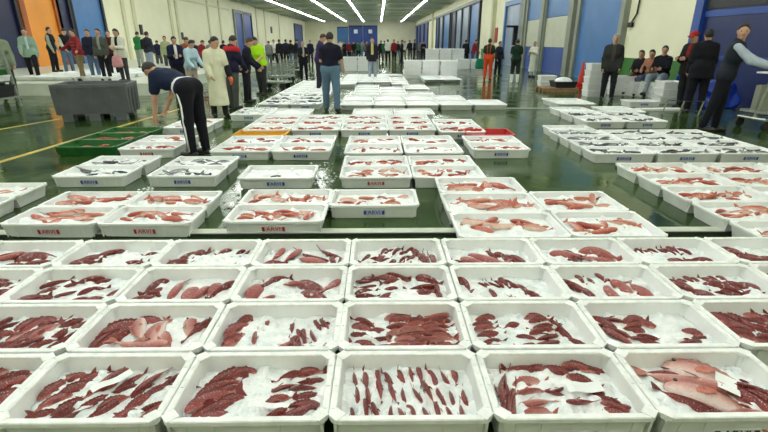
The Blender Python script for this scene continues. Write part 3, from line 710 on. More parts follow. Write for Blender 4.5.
# white ice crates further up the floor
FG = 'ice crates in the far fields'
block((229, 114.5), (267, 114.5), 107.5, 1, 2, 'silver', P_blue, 'at the apron man side of the far field', n=6, L=.32, per=False)
block((268, 114), (436, 114.3), 108.5, 4, 1, 'ice', P_far, 'of the row behind the dozen block', per=False, skip=((1, 0),))
block(sl(-.62, 105), sl(2.08, 104.5), 95.2, 5, 2, 'ice', P_far, 'of the wide row ahead of orange trousers', per=False, skip=((4, 1),))
block(sl(-1.95, 104), sl(-.92, 104), 93, 2, 3, 'silver', P_blue, 'of the corner by the lime shirt', n=7, L=.34, per=False)
block(sl(-1.95, 93), sl(-.92, 93), 80.5, 2, 7, 'ice', P_far, 'of the ice field beside the hand trucks', per=False)
block(sl(-.50, 94.5), sl(1.1, 94.5), 84.5, 3, 4, 'ice', P_far, 'of the ice field beyond the man in jeans', per=False, skip=((2, 1), (1, 3)))
block(sl(-.95, 84), sl(.75, 84), 74, 4, 6, 'ice', P_far, 'of the last field before the crowd', per=False, skip=((1, 0), (2, 0), (3, 4)))
block((8, 77), (112, 76.5), 68, 5, 3, 'ice', P_far, 'of the field below the orange door', per=False, z0=.36)
block((424, 79.5), (462, 79.5), 75, 2, 1, 'ice', P_far, 'lying loose before the stacked wall', per=False)
# stacks
STK = [0]
def stack(px, py, nx, ny, nz, desc, w=.8, d=.5, src=None, hole=(), zs=1.35):
    if zs > 1: nz = max(2, round(nz / zs))
    p = at(px, py, 0)
    for j in range(ny):
        for i in range(nx):
            for k in range(nz):
                if (i, j, k) in hole: continue
                if j > 0 and 0 < i < nx - 1 and k < nz - 1: continue       # nothing shows inside the wall of crates
                q = dup(src or P_far, (p.x + (i + .5) * (w + .01) + rnd.uniform(-.015, .015), p.y + (j + .5) * (d + .01), k * (MH * zs + .003)), (0, 0, rnd.uniform(-.03, .03)), (w / MW, d / MD, zs))
                lvl = 'topmost' if k == nz - 1 else ('bottom' if k == 0 else ORD[k + 1] + ' up')
                if nx == 1 and ny == 1: lb = 'white crate, %s in the stack %s' % (lvl, desc)
                else: lb = 'white crate, %s, file %s rank %s of stack %s' % (lvl, ['one', 'two', 'three', 'four', 'five', 'six'][i], ['one', 'two', 'three', 'four'][j], desc)
                tag(q, lb, 'crate', 'stacked crates ' + desc)
stack(404, 78.5, 3, 2, 6, 'in the aisle')
stack(426, 68, 3, 2, 8, 'further back')
stack(457, 69, 3, 1, 4, 'behind orange trousers')
stack(343, 71, 2, 1, 6, 'ahead of the blue doors')
stack(586.5, 97, 1, 1, 7, 'beside the grey haired man', w=.62, d=.45)
stack(612, 95.5, 1, 1, 4, 'behind the grey haired man', w=.7)
stack(540.5, 86.5, 1, 1, 3, 'on the floor by the pallet', w=.6)
# the rest of the fish, too many to count
for kind, nm in (('red', 'red_fish_mass'), ('pink', 'pink_fish_mass'), ('orange', 'orange_fish_mass'), ('paleorange', 'pale_fish_mass'), ('silver', 'silver_fish_mass')):
    if kind in STUFF:
        o = STUFF[kind].build(nm, M['fish_' + kind], None, True, fix=False)
        tag(o, {'red': 'remaining dark red fish in the back rows of the near crates', 'pink': 'remaining pale pink fish in the back rows of the near crates', 'orange': 'remaining orange red fish in the further white crates', 'paleorange': 'remaining pale orange fish in the further white crates', 'silver': 'remaining dark silver fish in the far ice crates'}[kind], 'fish', kind='stuff')
o = farice.build('crushed_ice', M['ice'], None, True, fix=False); tag(o, 'crushed ice filling the crates further up the hall', 'ice', kind='stuff')
#PEOPLE_BEGIN
# ------------------------------------------------------------------ people
def surface_nets(D, o, res):
    nx, ny, nz = D.shape; ins = D < 0
    vid = -np.ones((nx - 1, ny - 1, nz - 1), dtype=np.int64)
    acc = np.zeros((nx - 1, ny - 1, nz - 1, 3)); cnt = np.zeros((nx - 1, ny - 1, nz - 1))
    cor = [(a, b, c) for a in (0, 1) for b in (0, 1) for c in (0, 1)]
    S = lambda A, c: A[c[0]:nx - 1 + c[0], c[1]:ny - 1 + c[1], c[2]:nz - 1 + c[2]]
    for i, p in enumerate(cor):
        for ax in range(3):
            if p[ax] == 1: continue
            q = list(p); q[ax] = 1; q = tuple(q)
            da, db = S(D, p), S(D, q); m = S(ins, p) != S(ins, q)
            if not m.any(): continue
            t = da[m] / (da[m] - db[m]); pos = np.tile(np.array(p, float), (t.size, 1)); pos[:, ax] = t
            acc[m] += pos; cnt[m] += 1
    act = cnt > 0; idx = np.argwhere(act); vid[act] = np.arange(len(idx))
    V = (idx + acc[act] / cnt[act][:, None]) * res + o
    Fc = []
    for ax in range(3):
        b, c = [k for k in range(3) if k != ax]
        sl0 = [slice(None)] * 3; sl1 = [slice(None)] * 3; sl0[ax] = slice(0, -1); sl1[ax] = slice(1, None)
        m = ins[tuple(sl0)] != ins[tuple(sl1)]
        E = np.argwhere(m); lim = np.array(D.shape) - 1
        E = E[(E[:, b] > 0) & (E[:, c] > 0) & (E[:, b] < lim[b]) & (E[:, c] < lim[c])]
        if not len(E): continue
        fl = ins[E[:, 0], E[:, 1], E[:, 2]]
        def g(db, dc):
            Q = E.copy(); Q[:, b] -= db; Q[:, c] -= dc; return vid[Q[:, 0], Q[:, 1], Q[:, 2]]
        q = np.stack([g(1, 1), g(0, 1), g(0, 0), g(1, 0)], 1)
        if ax == 1: fl = ~fl
        q[~fl] = q[~fl][:, ::-1]
        Fc.append(q)
    Fc = np.concatenate(Fc) if Fc else np.zeros((0, 4), int)
    return V, Fc[(Fc >= 0).all(1)]
def sdf(prims, k, res, clips=(), grow=0.0):
    P = []
    for p in prims:
        if p[0] == 'c': P += [np.minimum(p[1], p[2]) - max(p[3], p[4]), np.maximum(p[1], p[2]) + max(p[3], p[4])]
        else: P += [np.array(p[1]) - max(p[2]), np.array(p[1]) + max(p[2])]
    P = np.array(P); lo = P.min(0) - grow - 2.5 * res; hi = P.max(0) + grow + 2.5 * res
    ax = [np.arange(lo[i], hi[i] + res, res) for i in range(3)]
    X = np.stack(np.meshgrid(*ax, indexing='ij'), -1).astype(np.float32)
    D = None
    for p in prims:
        if p[0] == 'c':
            a, b = np.array(p[1], np.float32), np.array(p[2], np.float32); ab = b - a; L2 = float(ab @ ab) + 1e-9
            t = np.clip(((X - a) @ ab) / L2, 0, 1); d = np.linalg.norm(X - a - t[..., None] * ab, axis=-1) - (p[3] + (p[4] - p[3]) * t) - grow
        else:
            r = np.array(p[2], np.float32) + grow; q = (X - np.array(p[1], np.float32)) @ np.array(p[3], np.float32)
            k0 = np.linalg.norm(q / r, axis=-1); k1 = np.linalg.norm(q / (r * r), axis=-1); d = k0 * (k0 - 1) / np.maximum(k1, 1e-6)
        if D is None: D = d
        else:
            h = np.clip(.5 + .5 * (d - D) / k, 0, 1); D = d * (1 - h) + D * h - k * h * (1 - h)
    for pt, n in clips: D = np.maximum(D, (X - np.array(pt, np.float32)) @ np.array(n, np.float32))
    return surface_nets(D, np.array([a[0] for a in ax]), res)
def rot3(yaw=0, pitch=0, roll=0):
    return np.array(Matrix.Rotation(yaw, 3, 'Z') @ Matrix.Rotation(pitch, 3, 'X') @ Matrix.Rotation(roll, 3, 'Y'))
def unit(v): v = np.array(v, float); return v / (np.linalg.norm(v) + 1e-9)
STAND = dict(lean=3, hip=(2, -2), knee=(3, 3), sh=((6, 8, 18, .1), (4, 8, 14, .1)), head=(0, 0))
def pose(**k): d = dict(STAND); d.update(k); return d
POSES = {
 'stand': STAND,
 'hands': pose(sh=((18, 6, 78, .45), (15, 6, 85, .45)), head=(0, 15)),
 'walk': pose(lean=5, hip=(22, -16), knee=(8, 18), sh=((-14, 8, 20, 0), (20, 8, 25, .1))),
 'point': pose(sh=((35, 25, 20, -.2), (48, 12, 25, -.3)), hip=(6, -4)),
 'spread': pose(sh=((25, 38, 25, -.3), (25, 38, 30, -.3)), hip=(8, -6)),
 'lookdown': pose(lean=10, sh=((20, 6, 35, .2), (16, 6, 30, .2)), head=(0, 28)),
 'phone': pose(sh=((25, 10, 115, .4), (6, 8, 14, .1)), head=(0, 15)),
 'bend': pose(lean=70, hip=(1, -1), knee=(3, 3), sh=((4, 6, 6, .05), (22, 6, 10, .1)), head=(0, 25)),
 'sit': pose(lean=10, hip=(82, 86), knee=(78, 84), sh=((28, 6, 62, .35), (24, 6, 66, .35)), head=(0, 5), spread=6),
 'sitback': pose(lean=4, hip=(78, 88), knee=(60, 80), sh=((30, 8, 60, .4), (18, 8, 75, .4)), head=(20, 0), spread=7),
 'push': pose(lean=8, hip=(12, -10), knee=(6, 10), sh=((52, 8, 22, .1), (44, 8, 28, .1)), head=(0, 5)),
 'apron': pose(lean=5, sh=((8, 12, 22, .05), (12, 8, 30, .2)), head=(30, 18)),
 'jeans': pose(lean=2, hip=(8, -5), knee=(6, 3), spread=6, sh=((22, 14, 70, .4), (10, 16, 30, .1)), head=(0, 14)),
 'fold': pose(sh=((22, 12, 100, .75), (20, 12, 95, .75)), head=(0, 4)),
}
def hand_geo(mb, w, d, n, s, sc, curl=.5):
    """five fingers from the palm at wrist w along d, curling towards the palm side n"""
    d, n = unit(d), unit(n); n = unit(n - d * (n @ d)); a = np.cross(d, n)
    for i, (off, L) in enumerate(((-.030, .070), (-.010, .080), (.010, .075), (.029, .058))):
        p0 = w + (d * .060 + a * off) * sc; pts = [p0]; ang = .15 + .1 * curl
        for seg in (.42, .33, .25):
            dd = d * math.cos(ang) + n * math.sin(ang); pts.append(pts[-1] + dd * L * seg * sc); ang += .55 * curl + .1
        mb.tube(pts, [.0098 * sc, .0090 * sc, .0080 * sc, .0062 * sc], 6)
    side = -a * s if False else -a
    p0 = w + (d * .022 + side * .026) * sc
    mb.tube([p0, p0 + (d * .03 + side * .024 + n * .008) * sc, p0 + (d * .058 + side * .026 + n * .022) * sc], [.0125 * sc, .0105 * sc, .0075 * sc], 6)
def build_person(nm, loc, heading, ht, po, look, res=.018):
    sc = ht / 1.75; P = dict(STAND); P.update(POSES[po] if isinstance(po, str) else po)
    build = look.get('build', 1.0); female = look.get('female', False)
    ln = R(P['lean']); up = np.array((0, -math.sin(ln), math.cos(ln))); fw = np.array((0, -math.cos(ln), -math.sin(ln))); X = np.array((1., 0, 0))
    hipc = np.zeros(3); T = {}
    legs, shoes = [], []; ank = []
    for i, s in enumerate((1, -1)):
        ab = R(P.get('spread', 3)); hp = R(P['hip'][i]); kn = R(P['knee'][i])
        h0 = np.array((s * .09, 0, 0)); d1 = np.array((s * math.sin(ab), -math.sin(hp) * math.cos(ab), -math.cos(hp) * math.cos(ab))); k0 = h0 + d1 * .43
        d2 = unit((s * math.sin(ab) * .3, -math.sin(hp - kn), -math.cos(hp - kn))); a0 = k0 + d2 * .41
        legs.append((h0, k0, a0)); ank.append(a0)
        pt = max(0, hp - kn) * .3
        shoes.append((a0 + np.array((0, .04, -.045)), a0 + np.array((s * .02, -.15, -.052 + pt * .1))))
    low = min(min(a[2], b[2]) for a, b in shoes) - .042
    W = lambda p: p
    sp = [(.00, .085, .108), (.12, .075, .098), (.30, .095, .112), (.40, .105, .100), (.452, .125, .062)]
    torso = []
    for z, hx, r in sp:
        k_ = build if z < .4 else (1 + (build - 1) * .5)
        c = up * z + fw * (.012 if .2 < z < .4 else 0); q = hx * (.92 if female and z > .4 else 1)
        torso.append(('c', c - X * q, c + X * q, r * k_ * .93, r * k_ * .93))
    torso.append(('c', hipc, up * .40, .095 * build, .10 * build))
    for s in (1, -1): torso.append(('c', up * .505, up * .455 + X * s * .13, .050, .055))
    pelvis = [('c', -X * .085 + up * .02, X * .085 + up * .02, .112 * build, .112 * build)]
    legp = []
    for h0, k0, a0 in legs: legp += [('c', h0, k0, .088 * build, .058), ('c', k0, a0, .058, .040)]
    arms = []; fore = []; wr = []
    for i, s in enumerate((1, -1)):
        p, ab, e, inw = P['sh'][i]; p, ab, e = R(p), R(ab), R(e)
        s0 = up * .445 + X * s * (.172 if not female else .155)
        u = np.array((s * math.sin(ab), -math.sin(p) * math.cos(ab), -math.cos(p) * math.cos(ab))); el = s0 + u * .285
        f = unit((s * math.sin(ab) * .5 - s * inw, -math.sin(p + e), -math.cos(p + e))); w_ = el + f * .25
        arms.append((s0, el)); fore.append((el, w_)); wr.append((w_, f, s))
    yw, pi_ = P['head']; Rh = np.array(Matrix.Rotation(R(yw), 3, 'Z') @ Matrix.Rotation(R(pi_ + P['lean'] * P.get('headfollow', .55)), 3, 'X'))
    nb = up * .52; hu = Rh @ np.array((0, 0, 1.)); hf = Rh @ np.array((0, -1., 0)); hx = Rh @ X
    hc = nb + (up * .5 + hu * .5) * .165 + hf * .02
    head = [('e', hc, (.074, .094, .108), Rh), ('c', hc + hf * .045 - hu * .045, hc + hf * .055 - hu * .085, .050, .036),
            ('c', nb - up * .03, hc - hu * .05 - hf * .015, .060, .054)]
    face = [('c', hc + hf * .088 + hu * .012, hc + hf * .108 - hu * .022, .008, .014), ('e', hc + hx * .076 - hf * .005, (.010, .020, .032), Rh), ('e', hc - hx * .076 - hf * .005, (.010, .020, .032), Rh),
            ('c', hc + hf * .086 + hu * .030 - hx * .03, hc + hf * .086 + hu * .030 + hx * .03, .011, .011)]
    bodyp = torso + pelvis + legp
    for (a, b), (c, d) in zip(arms, fore): bodyp += [('c', a, b, .046 * build, .038), ('c', c, d, .039, .027)]
    hands = MB()
    for w_, f, s in wr:
        inn = np.array((-s * .8, -.25, 0)) if abs(f[0]) < .5 else np.array((0, .3, -.8))
        n = unit(inn - f * (inn @ f)); a = np.cross(f, n)
        bodyp += [('c', w_, w_ + f * .06 - a * .016, .025, .021), ('c', w_, w_ + f * .06 + a * .016, .025, .021)]
        hand_geo(hands, w_, f, n, s, 1.0, P.get('curl', .6))
    for a, b in shoes: bodyp.append(('c', a, b, .034, .03))
    root = empty(nm, loc, 0); root.rotation_euler = (0, 0, R(heading))
    OFF = np.array((0, 0, -low))
    def mk(n_, V, Fc, m, smooth=True):
        me = raw_mesh(n_, ((V + OFF) * sc).tolist(), Fc.tolist() if hasattr(Fc, 'tolist') else Fc, smooth)
        return mesh_obj(n_, me, m, root)
    sk = M[look.get('skin', 'skin')]
    V, Fc = sdf(bodyp + head + face, .022, res * .9)
    V = np.concatenate([V, np.array([tuple(x) for x in hands.v])]); Fl = Fc.tolist() + [tuple(i + len(V) - len(hands.v) for i in q) for q in hands.f]
    mk('body', V, Fl, sk)
    # face
    eb = MB()
    for s in (-1, 1): eb.lathe([(.001, -.010), (.008, -.006), (.011, 0), (.008, .006), (.001, .010)], (0, 0, 0), 8, 'Y')
    n_ = len(eb.v) // 2; ev = []
    for i, p in enumerate(eb.v):
        s = -1 if i < n_ else 1; ev.append(hc + hf * .082 + hu * .008 + hx * s * .032 + Rh @ np.array(p))
    mk('eyes', np.array(ev), eb.f, M['eye'])
    V, Fc = sdf([('c', hc + hf * .090 - hu * .052 - hx * .018, hc + hf * .090 - hu * .052 + hx * .018, .009, .009)], .01, .007); mk('mouth', V, Fc, M['lips'])
    # hair
    if look.get('hair'):
        hs = [('e', hc + hu * .012 - hf * .006, (.080, .098, .108), Rh)]
        cl = [(hc + hf * .030 + hu * .03, unit(hf * .8 - hu * .75)), (hc - hu * .055, -hu)]
        if look.get('long'): hs.append(('c', hc - hf * .04 - hu * .02, hc - hf * .055 - hu * .17, .075, .06)); cl = [cl[0]]
        V, Fc = sdf(hs, .03, res * .8, cl, .006)
        mk('hair', V, Fc, M[look['hair']])
    if look.get('cap'):
        V, Fc = sdf([('e', hc + hu * .02, (.084, .102, .108), Rh), ('e', hc + hf * .10 + hu * .045, (.065, .075, .012), Rh)], .015, res * .7, [(hc + hu * .03, -hu)], .006)
        mk('cap', V, Fc, cloth(look['cap']))
    g = .014
    # trousers
    if look.get('bottom'):
        V, Fc = sdf(pelvis + legp, .035, res, [(up * .10, up)], g + look.get('loose', .006))
        mk('trousers', V, Fc, cloth(look['bottom']))
    if look.get('stripe'):
        mb = MB()
        for i, s in enumerate((1, -1)):
            h0, k0, a0 = legs[i]; mb.tube([h0 + X * s * .104 * build + up * .05, h0 * .5 + k0 * .5 + X * s * .088, k0 + X * s * .074, a0 + X * s * .056], .016, 6)
        mk('side_stripe', np.array([tuple(x) for x in mb.v]), mb.f, M['paper'])
        V, Fc = sdf(pelvis + torso[:2], .04, res, [(up * .135, up), (up * .085, -up)], g + .012); mk('waistband', V, Fc, M['paper'])
    if look.get('bib'):
        V, Fc = sdf(torso[:4] + pelvis, .05, res, [(up * .16, up), (-up * .10, -up)], g + .018); mk('bib', V, Fc, cloth(look['bib']))
        mb = MB()
        for s in (-1, 1): mb.tube([up * .15 + X * s * .05 - fw * .135, up * .42 + X * s * .07 - fw * .13, up * .56 + X * s * .08 - fw * .03, up * .54 + X * s * .08 + fw * .08, up * .15 + X * s * .06 + fw * .14], .014, 6)
        mk('strap', np.array([tuple(x) for x in mb.v]), mb.f, cloth(look['bib']))
    # upper garment
    slv = look.get('sleeve', 'long'); hem = look.get('hem', .10)
    ap = []
    for (a, b), (c, d) in zip(arms, fore):
        if slv == 'short': ap += [('c', a, a + (b - a) * .62, .052 * build, .05)]
        elif slv == 'long': ap += [('c', a, b, .050 * build, .044), ('c', c, d - (d - c) * .06, .044, .034)]
    tp = (torso if hem > 0 else torso[:-3] + [('c', up * .14, up * .40, .10 * build, .10 * build)] + torso[-2:]) + pelvis + [('c', nb - up * .05, nb + up * .02, .068, .060)]
    own = look.get('sleeve_col')
    cl = [(-up * hem, -up), (nb + up * .042 + fw * 0, unit(up * .9 + fw * .35))]
    if hem > .12: tp = tp + [('c', -X * .07 - up * .02, -X * .085 - up * (hem - .02), .115 * build, .125 * build), ('c', X * .07 - up * .02, X * .085 - up * (hem - .02), .115 * build, .125 * build)]
    V, Fc = sdf(tp + ([] if own or not ap else ap), .035, res, cl, g + .006)
    mk(look.get('top_name', 'jacket'), V, Fc, cloth(look['top']))
    if own and ap:
        h_ = len(ap) // 2
        for q in (ap[:h_], ap[h_:]):
            V, Fc = sdf(q, .03, res, (), g); mk('sleeve', V, Fc, cloth(own))
    if look.get('yoke'):
        V, Fc = sdf(torso + [a_ for i, a_ in enumerate(ap) if i % 2 == 0], .035, res, [(up * .40, -up), (nb + up * .02, up)], g + .012); mk('shoulder_yoke', V, Fc, cloth(look['yoke']))
    if look.get('bands'):
        for z in look['bands'][1]:
            V, Fc = sdf(torso + pelvis, .035, res, [(up * (z + .018), up), (up * (z - .018), -up)], g + .010); mk('band', V, Fc, cloth(look['bands'][0]))
    if look.get('shirt'):
        wd = look.get('shirt_w', .05)
        V, Fc = sdf(torso + [('c', nb - up * .05, nb - up * .01, .07, .062)], .035, res * .8, [(X * wd, X), (-X * wd, -X), (fw * .03, -fw), (up * look.get('shirt_z', .12), -up), (nb + up * .02, up)], g + .013)
        if len(V): mk('shirt', V, Fc, cloth(look['shirt']))
    if look.get('skirt'):      # apron or long coat hanging to the shins
        V, Fc = sdf([('c', up * .30, hipc, .155, .165), ('c', hipc, np.array((0, -.02, -.62)), .175, .215), ('c', up * .30, up * .48, .15, .12)], .05, res, [((0, 0, -.66), (0, 0, -1)), (up * .40, up)], .0); mk('apron', V, Fc, cloth(look['skirt']))
    if look.get('armband'):
        (c, d) = fore[0 if look.get('band_side', 1) > 0 else 1]
        V, Fc = sdf([('c', c - (d - c) * .3, c + (d - c) * .85, .078, .068)], .02, res); mk('sleeve_guard', V, Fc, cloth(look['armband']))
    if look.get('glove'):
        w_, f, s = wr[0 if look.get('band_side', 1) > 0 else 1]
        V, Fc = sdf([('c', w_ - f * .04, w_ + f * .07, .042, .045)], .02, .012); mb = MB()
        inn = np.array((-s * .8, -.25, 0)); n = unit(inn - f * (inn @ f)); hand_geo(mb, w_ + f * .015, f, n, s, 1.35, .5)
        V = np.concatenate([V, np.array([tuple(x) for x in mb.v])]); Fl = Fc.tolist() + [tuple(i + len(V) - len(mb.v) for i in q) for q in mb.f]
        mk('glove', V, Fl, M[look['glove']])
    if look.get('bag'):
        c = up * .30 - fw * .19; V, Fc = sdf([('c', c - X * .08 + up * .1, c - X * .08 - up * .16, .085, .09), ('c', c + X * .08 + up * .1, c + X * .08 - up * .16, .085, .09)], .05, res); mk('backpack', V, Fc, cloth(look['bag']))
    # shoes
    for a, b in shoes:
        pr = [('c', a, b, .043, .038)]
        if look.get('boots'):
            i = 0 if a is shoes[0][0] else 1; pr.append(('c', ank[i], ank[i] + (legs[i][1] - ank[i]) * .62, .058, .068))
        V, Fc = sdf(pr, .03, res * .8, [(np.array((0, 0, low)), (0, 0, -1))], .004); mk('shoe' if not look.get('boots') else 'boot', V, Fc, M[look.get('shoe', 'shoe')])
    return root
def fit_height(P, top):
    lo, hi = .8, 2.3
    for _ in range(30):
        m = (lo + hi) / 2; y = proj((P.x, P.y, P.z + m))[1]
        if y > top: lo = m
        else: hi = m
    return lo
DK = (.012, .012, .015); NAVY = (.012, .014, .04); JEAN = (.09, .14, .22); PALEJ = (.28, .33, .38); KHAKI = (.20, .15, .08); GREY = (.075, .085, .075)
def person(fx, fy, top, heading, po, look, label, z=0.0, res=None, h=None, group=None):
    p = at(fx, fy, z); hh = h or fit_height(p, top) * 1.0
    hh = min(1.92, max(1.6, hh)) if not h else h
    if po == 'bend': hh = 1.78
    r = res or (.016 if hh / p.y > .12 else .024)
    o = build_person('person', p, heading, hh, po, look, r)
    tag(o, label, 'person', group)
    print('person', label[:40], 'h %.2f' % hh, 'at %.1f %.1f' % (p.x, p.y))
    return o
ZP = .36
people = [
 (12, 101, 27, 50, 'stand', dict(top=(.20, .24, .16), bottom=(.05, .06, .05), hair='hair_grey', hem=.16), 'person in grey green jacket standing by the steel rack', 0),
 (36, 79, 26, 30, 'walk', dict(top=(.23, .34, .26), bottom=DK, hair='hair_dark', shirt=(.45, .55, .60), shirt_w=.04, hem=.14), 'person in pale green jacket and black trousers walking before the orange door', ZP),
 (57, 72, 26.5, 100, 'stand', dict(top=DK, bottom=DK, hair='hair_dark', sleeve_col=(.30, .34, .28), hem=.1, build=1.1), 'person in black vest standing at the edge of the orange door', ZP),
 (71, 74, 27, 60, 'lookdown', dict(top=DK, bottom=JEAN, hair='hair_dark', sleeve_col=(.45, .47, .40)), 'person in black vest with pale sleeves before the narrow dark door', ZP),
 (84, 80.5, 32, -30, 'spread', dict(top=(.22, .018, .025), bands=((.30, .10, .10), (.16, .28, .38)), bottom=KHAKI, hair='hair_dark', top_name='sweater', build=1.08), 'person in dark red striped sweater with arms held out', ZP),
 (97, 79, 30, 10, 'stand', dict(top=(.018, .02, .04), bottom=JEAN, hair='hair_brown'), 'person in dark jacket and jeans behind the red striped sweater', ZP),
 (108, 80.8, 33, 0, 'stand', dict(top=(.07, .078, .066), shirt=(.25, .28, .25), bottom=DK, hair='hair_dark', hem=.12), 'person in grey jacket and black trousers behind the grey bin', ZP),
 (116, 76, 31, 20, 'stand', dict(top=(.06, .012, .012), bottom=DK, hair='hair_dark'), 'person in dark maroon jacket behind the grey jacket man', ZP),
 (126, 81.5, 36.5, -10, 'hands', dict(top=(.62, .62, .52), shirt=DK, shirt_w=.055, bottom=(.04, .04, .045), hair='hair_dark', female=True, long=True, top_name='cardigan', hem=.14), 'person in white cardigan and black scarf holding a pink bag', ZP),
 (142, 68, 31, 170, 'hands', dict(top=(.02, .17, .05), sleeve_col=(.62, .66, .60), bottom=(.30, .32, .28), hair='hair_dark', top_name='vest'), 'person in green vest with white sleeves turned to the wall', ZP),
 (152, 73, 33.5, 160, 'stand', dict(top=(.03, .035, .05), bottom=PALEJ, hair='hair_dark', bag=DK), 'person in dark jacket with a black backpack', ZP),
 (181, 92, 35.5, 30, 'hands', dict(top=NAVY, shirt=(.75, .77, .75), shirt_w=.045, bottom=DK, hair='hair_dark', hem=.12, build=1.12), 'person in navy suit and white shirt reading a paper', 0),
 (170, 73, 35.5, 0, 'stand', dict(top=(.35, .40, .22), bottom=GREY, hair='hair_dark'), 'person in pale olive top behind the navy suit', 0),
 (191, 86, 35.5, 40, 'lookdown', dict(top=(.30, .08, .04), bottom=DK, hair='hair_brown'), 'person in rust red top behind the navy suit', 0),
 (195, 98, 38, 60, 'lookdown', dict(top=(.42, .58, .66), bottom=(.50, .42, .34), hair='hair_dark', top_name='shirt'), 'person in light blue shirt behind the bending man', 0),
 (199, 156, 60, -112, 'bend', dict(top=(.012, .018, .045), sleeve='short', bottom=(.008, .008, .012), hair='hair_dark', stripe=True, skin='skin', hem=-.02, build=1.0), 'person bending over crates in black tracksuit trousers with white stripe', 0),
 (221, 117, 35, 35, 'apron', dict(top=(.64, .64, .46), bottom=(.5, .5, .36), skirt=(.66, .66, .48), hair='hair_dark', armband=DK, glove='orange_rubber', boots=True, shoe='rubber', build=1.12, band_side=1), 'person in pale yellow apron coat with an orange glove', 0),
 (235, 109, 33, 150, 'lookdown', dict(top=(.012, .012, .03), yoke=(.40, .015, .02), bottom=GREY, hair='hair_dark', build=1.15), 'person in navy jacket with red shoulders seen from behind', 0),
 (249, 103, 35.5, 100, 'lookdown', dict(top=(.012, .012, .025), bottom=DK, hair='hair_brown', hem=.14), 'person in plain navy jacket beside the lime shirt', 0),
 (263, 95, 35, -30, 'lookdown', dict(top=(.38, .72, .012), sleeve='short', bottom=(.03, .035, .035), hair='hair_dark', top_name='shirt', build=1.15), 'person in bright lime green shirt', 0),
 (304.5, 81, 41, 20, 'hands', dict(top=(.014, .014, .018), shirt=(.35, .38, .36), shirt_w=.04, bottom=DK, hair='hair_grey', hem=.14, bag=DK), 'person in black jacket with a bag walking in the aisle', 0),
 (320, 91, 32, 100, 'lookdown', dict(top=(.035, .02, .09), sleeve='short', bottom=(.02, .02, .03), hair='hair_brown', top_name='shirt'), 'person in purple navy shirt behind the man in jeans', 0),
 (332, 111.5, 30.5, 172, 'jeans', dict(top=(.009, .009, .02), sleeve='short', bottom=(.10, .17, .24), hair='hair_dark', top_name='shirt', build=1.1, loose=.012, hem=-.05), 'person in black polo shirt and blue jeans seen from behind', 0),
 (372.5, 80, 37, 0, 'stand', dict(top=(.014, .014, .02), shirt=(.55, .47, .16), shirt_w=.06, bottom=PALEJ, hair='hair_dark', hem=.16), 'person in dark open jacket, yellow shirt and pale jeans', 0),
 (487, 80.5, 38, 160, 'stand', dict(top=(.012, .035, .02), bottom=(.62, .07, .02), bib=(.62, .07, .02), hair='hair_dark', sleeve='short', shoe='rubber', boots=False), 'person in orange fishing bib trousers', 0),
 (497, 76, 44, 30, 'stand', dict(top=(.02, .02, .03), bottom=DK, hair='hair_dark'), 'person in dark clothes beside the orange bib trousers', 0),
 (514, 83, 38.5, 170, 'hands', dict(top=(.012, .03, .018), sleeve='short', bottom=(.015, .022, .02), hair='hair_dark', boots=True, shoe='boot_white'), 'person in dark green with white boots at the pale blue door', 0),
 (532, 77, 42.5, -50, 'fold', dict(top=(.62, .62, .52), bottom=(.60, .61, .50), hair='hair_grey', top_name='shirt', skirt=(.62, .62, .52)), 'person all in white with arms folded by the roller door', 0),
 (606, 100, 33.5, -25, 'stand', dict(top=(.028, .03, .028), shirt=(.06, .05, .045), bottom=(.02, .021, .025), hair='hair_grey', hem=.16, build=1.15), 'person with grey hair in dark jacket by the crate stack', 0),
 (712, 132, 22, 55, dict(lean=8, hip=(3, -9), knee=(4, 4), sh=((52, 6, 18, 0), (46, 10, 25, .1)), head=(-85, 2), headfollow=.1), dict(top=(.014, .018, .026), sleeve_col=(.42, .48, .56), bottom=(.009, .010, .016), hair='hair_dark', top_name='vest', build=1.08), 'person in dark vest and pale shirt reaching to the weighing trolley', 0),
 (681, 109, 30, -70, 'hands', dict(top=(.014, .013, .014), bottom=(.018, .02, .018), cap=(.36, .02, .015), hair='hair_dark', shirt=(.2, .02, .02), build=1.1, hem=.14), 'person wearing a red cap turned towards the seated people', 0),
 (692, 113, 28, 165, 'stand', dict(top=(.008, .008, .012), bottom=(.008, .008, .012), hair='hair_dark', build=1.15, hem=.2), 'person in black seen from behind next to the red cap', 0),
]
for (fx, fy, tp, hd, po, lk, lb, z) in people:
    person(fx, fy, tp, hd, po, lk, lb, z)
for fx, fy, h, hd, po, lk, lb in (
 (636, 94.5, 1.72, -50, 'sit', dict(top=(.014, .014, .016), bottom=(.10, .015, .03), hair='hair_dark', female=True, long=True), 'person seated on crates in black top and maroon trousers'),
 (646, 95.3, 1.74, -50, 'sit', dict(top=(.36, .16, .10), bottom=JEAN, hair='hair_dark', female=True, long=True), 'person seated on crates in salmon jacket and jeans'),
 (656.5, 96.3, 1.86, -50, 'sitback', dict(top=(.009, .009, .013), bottom=PALEJ, hair='hair_dark', build=1.05), 'person seated on crates in black jacket and pale jeans')):
    person(fx, fy, 0, hd, po, lk, lb, 0, None, h)
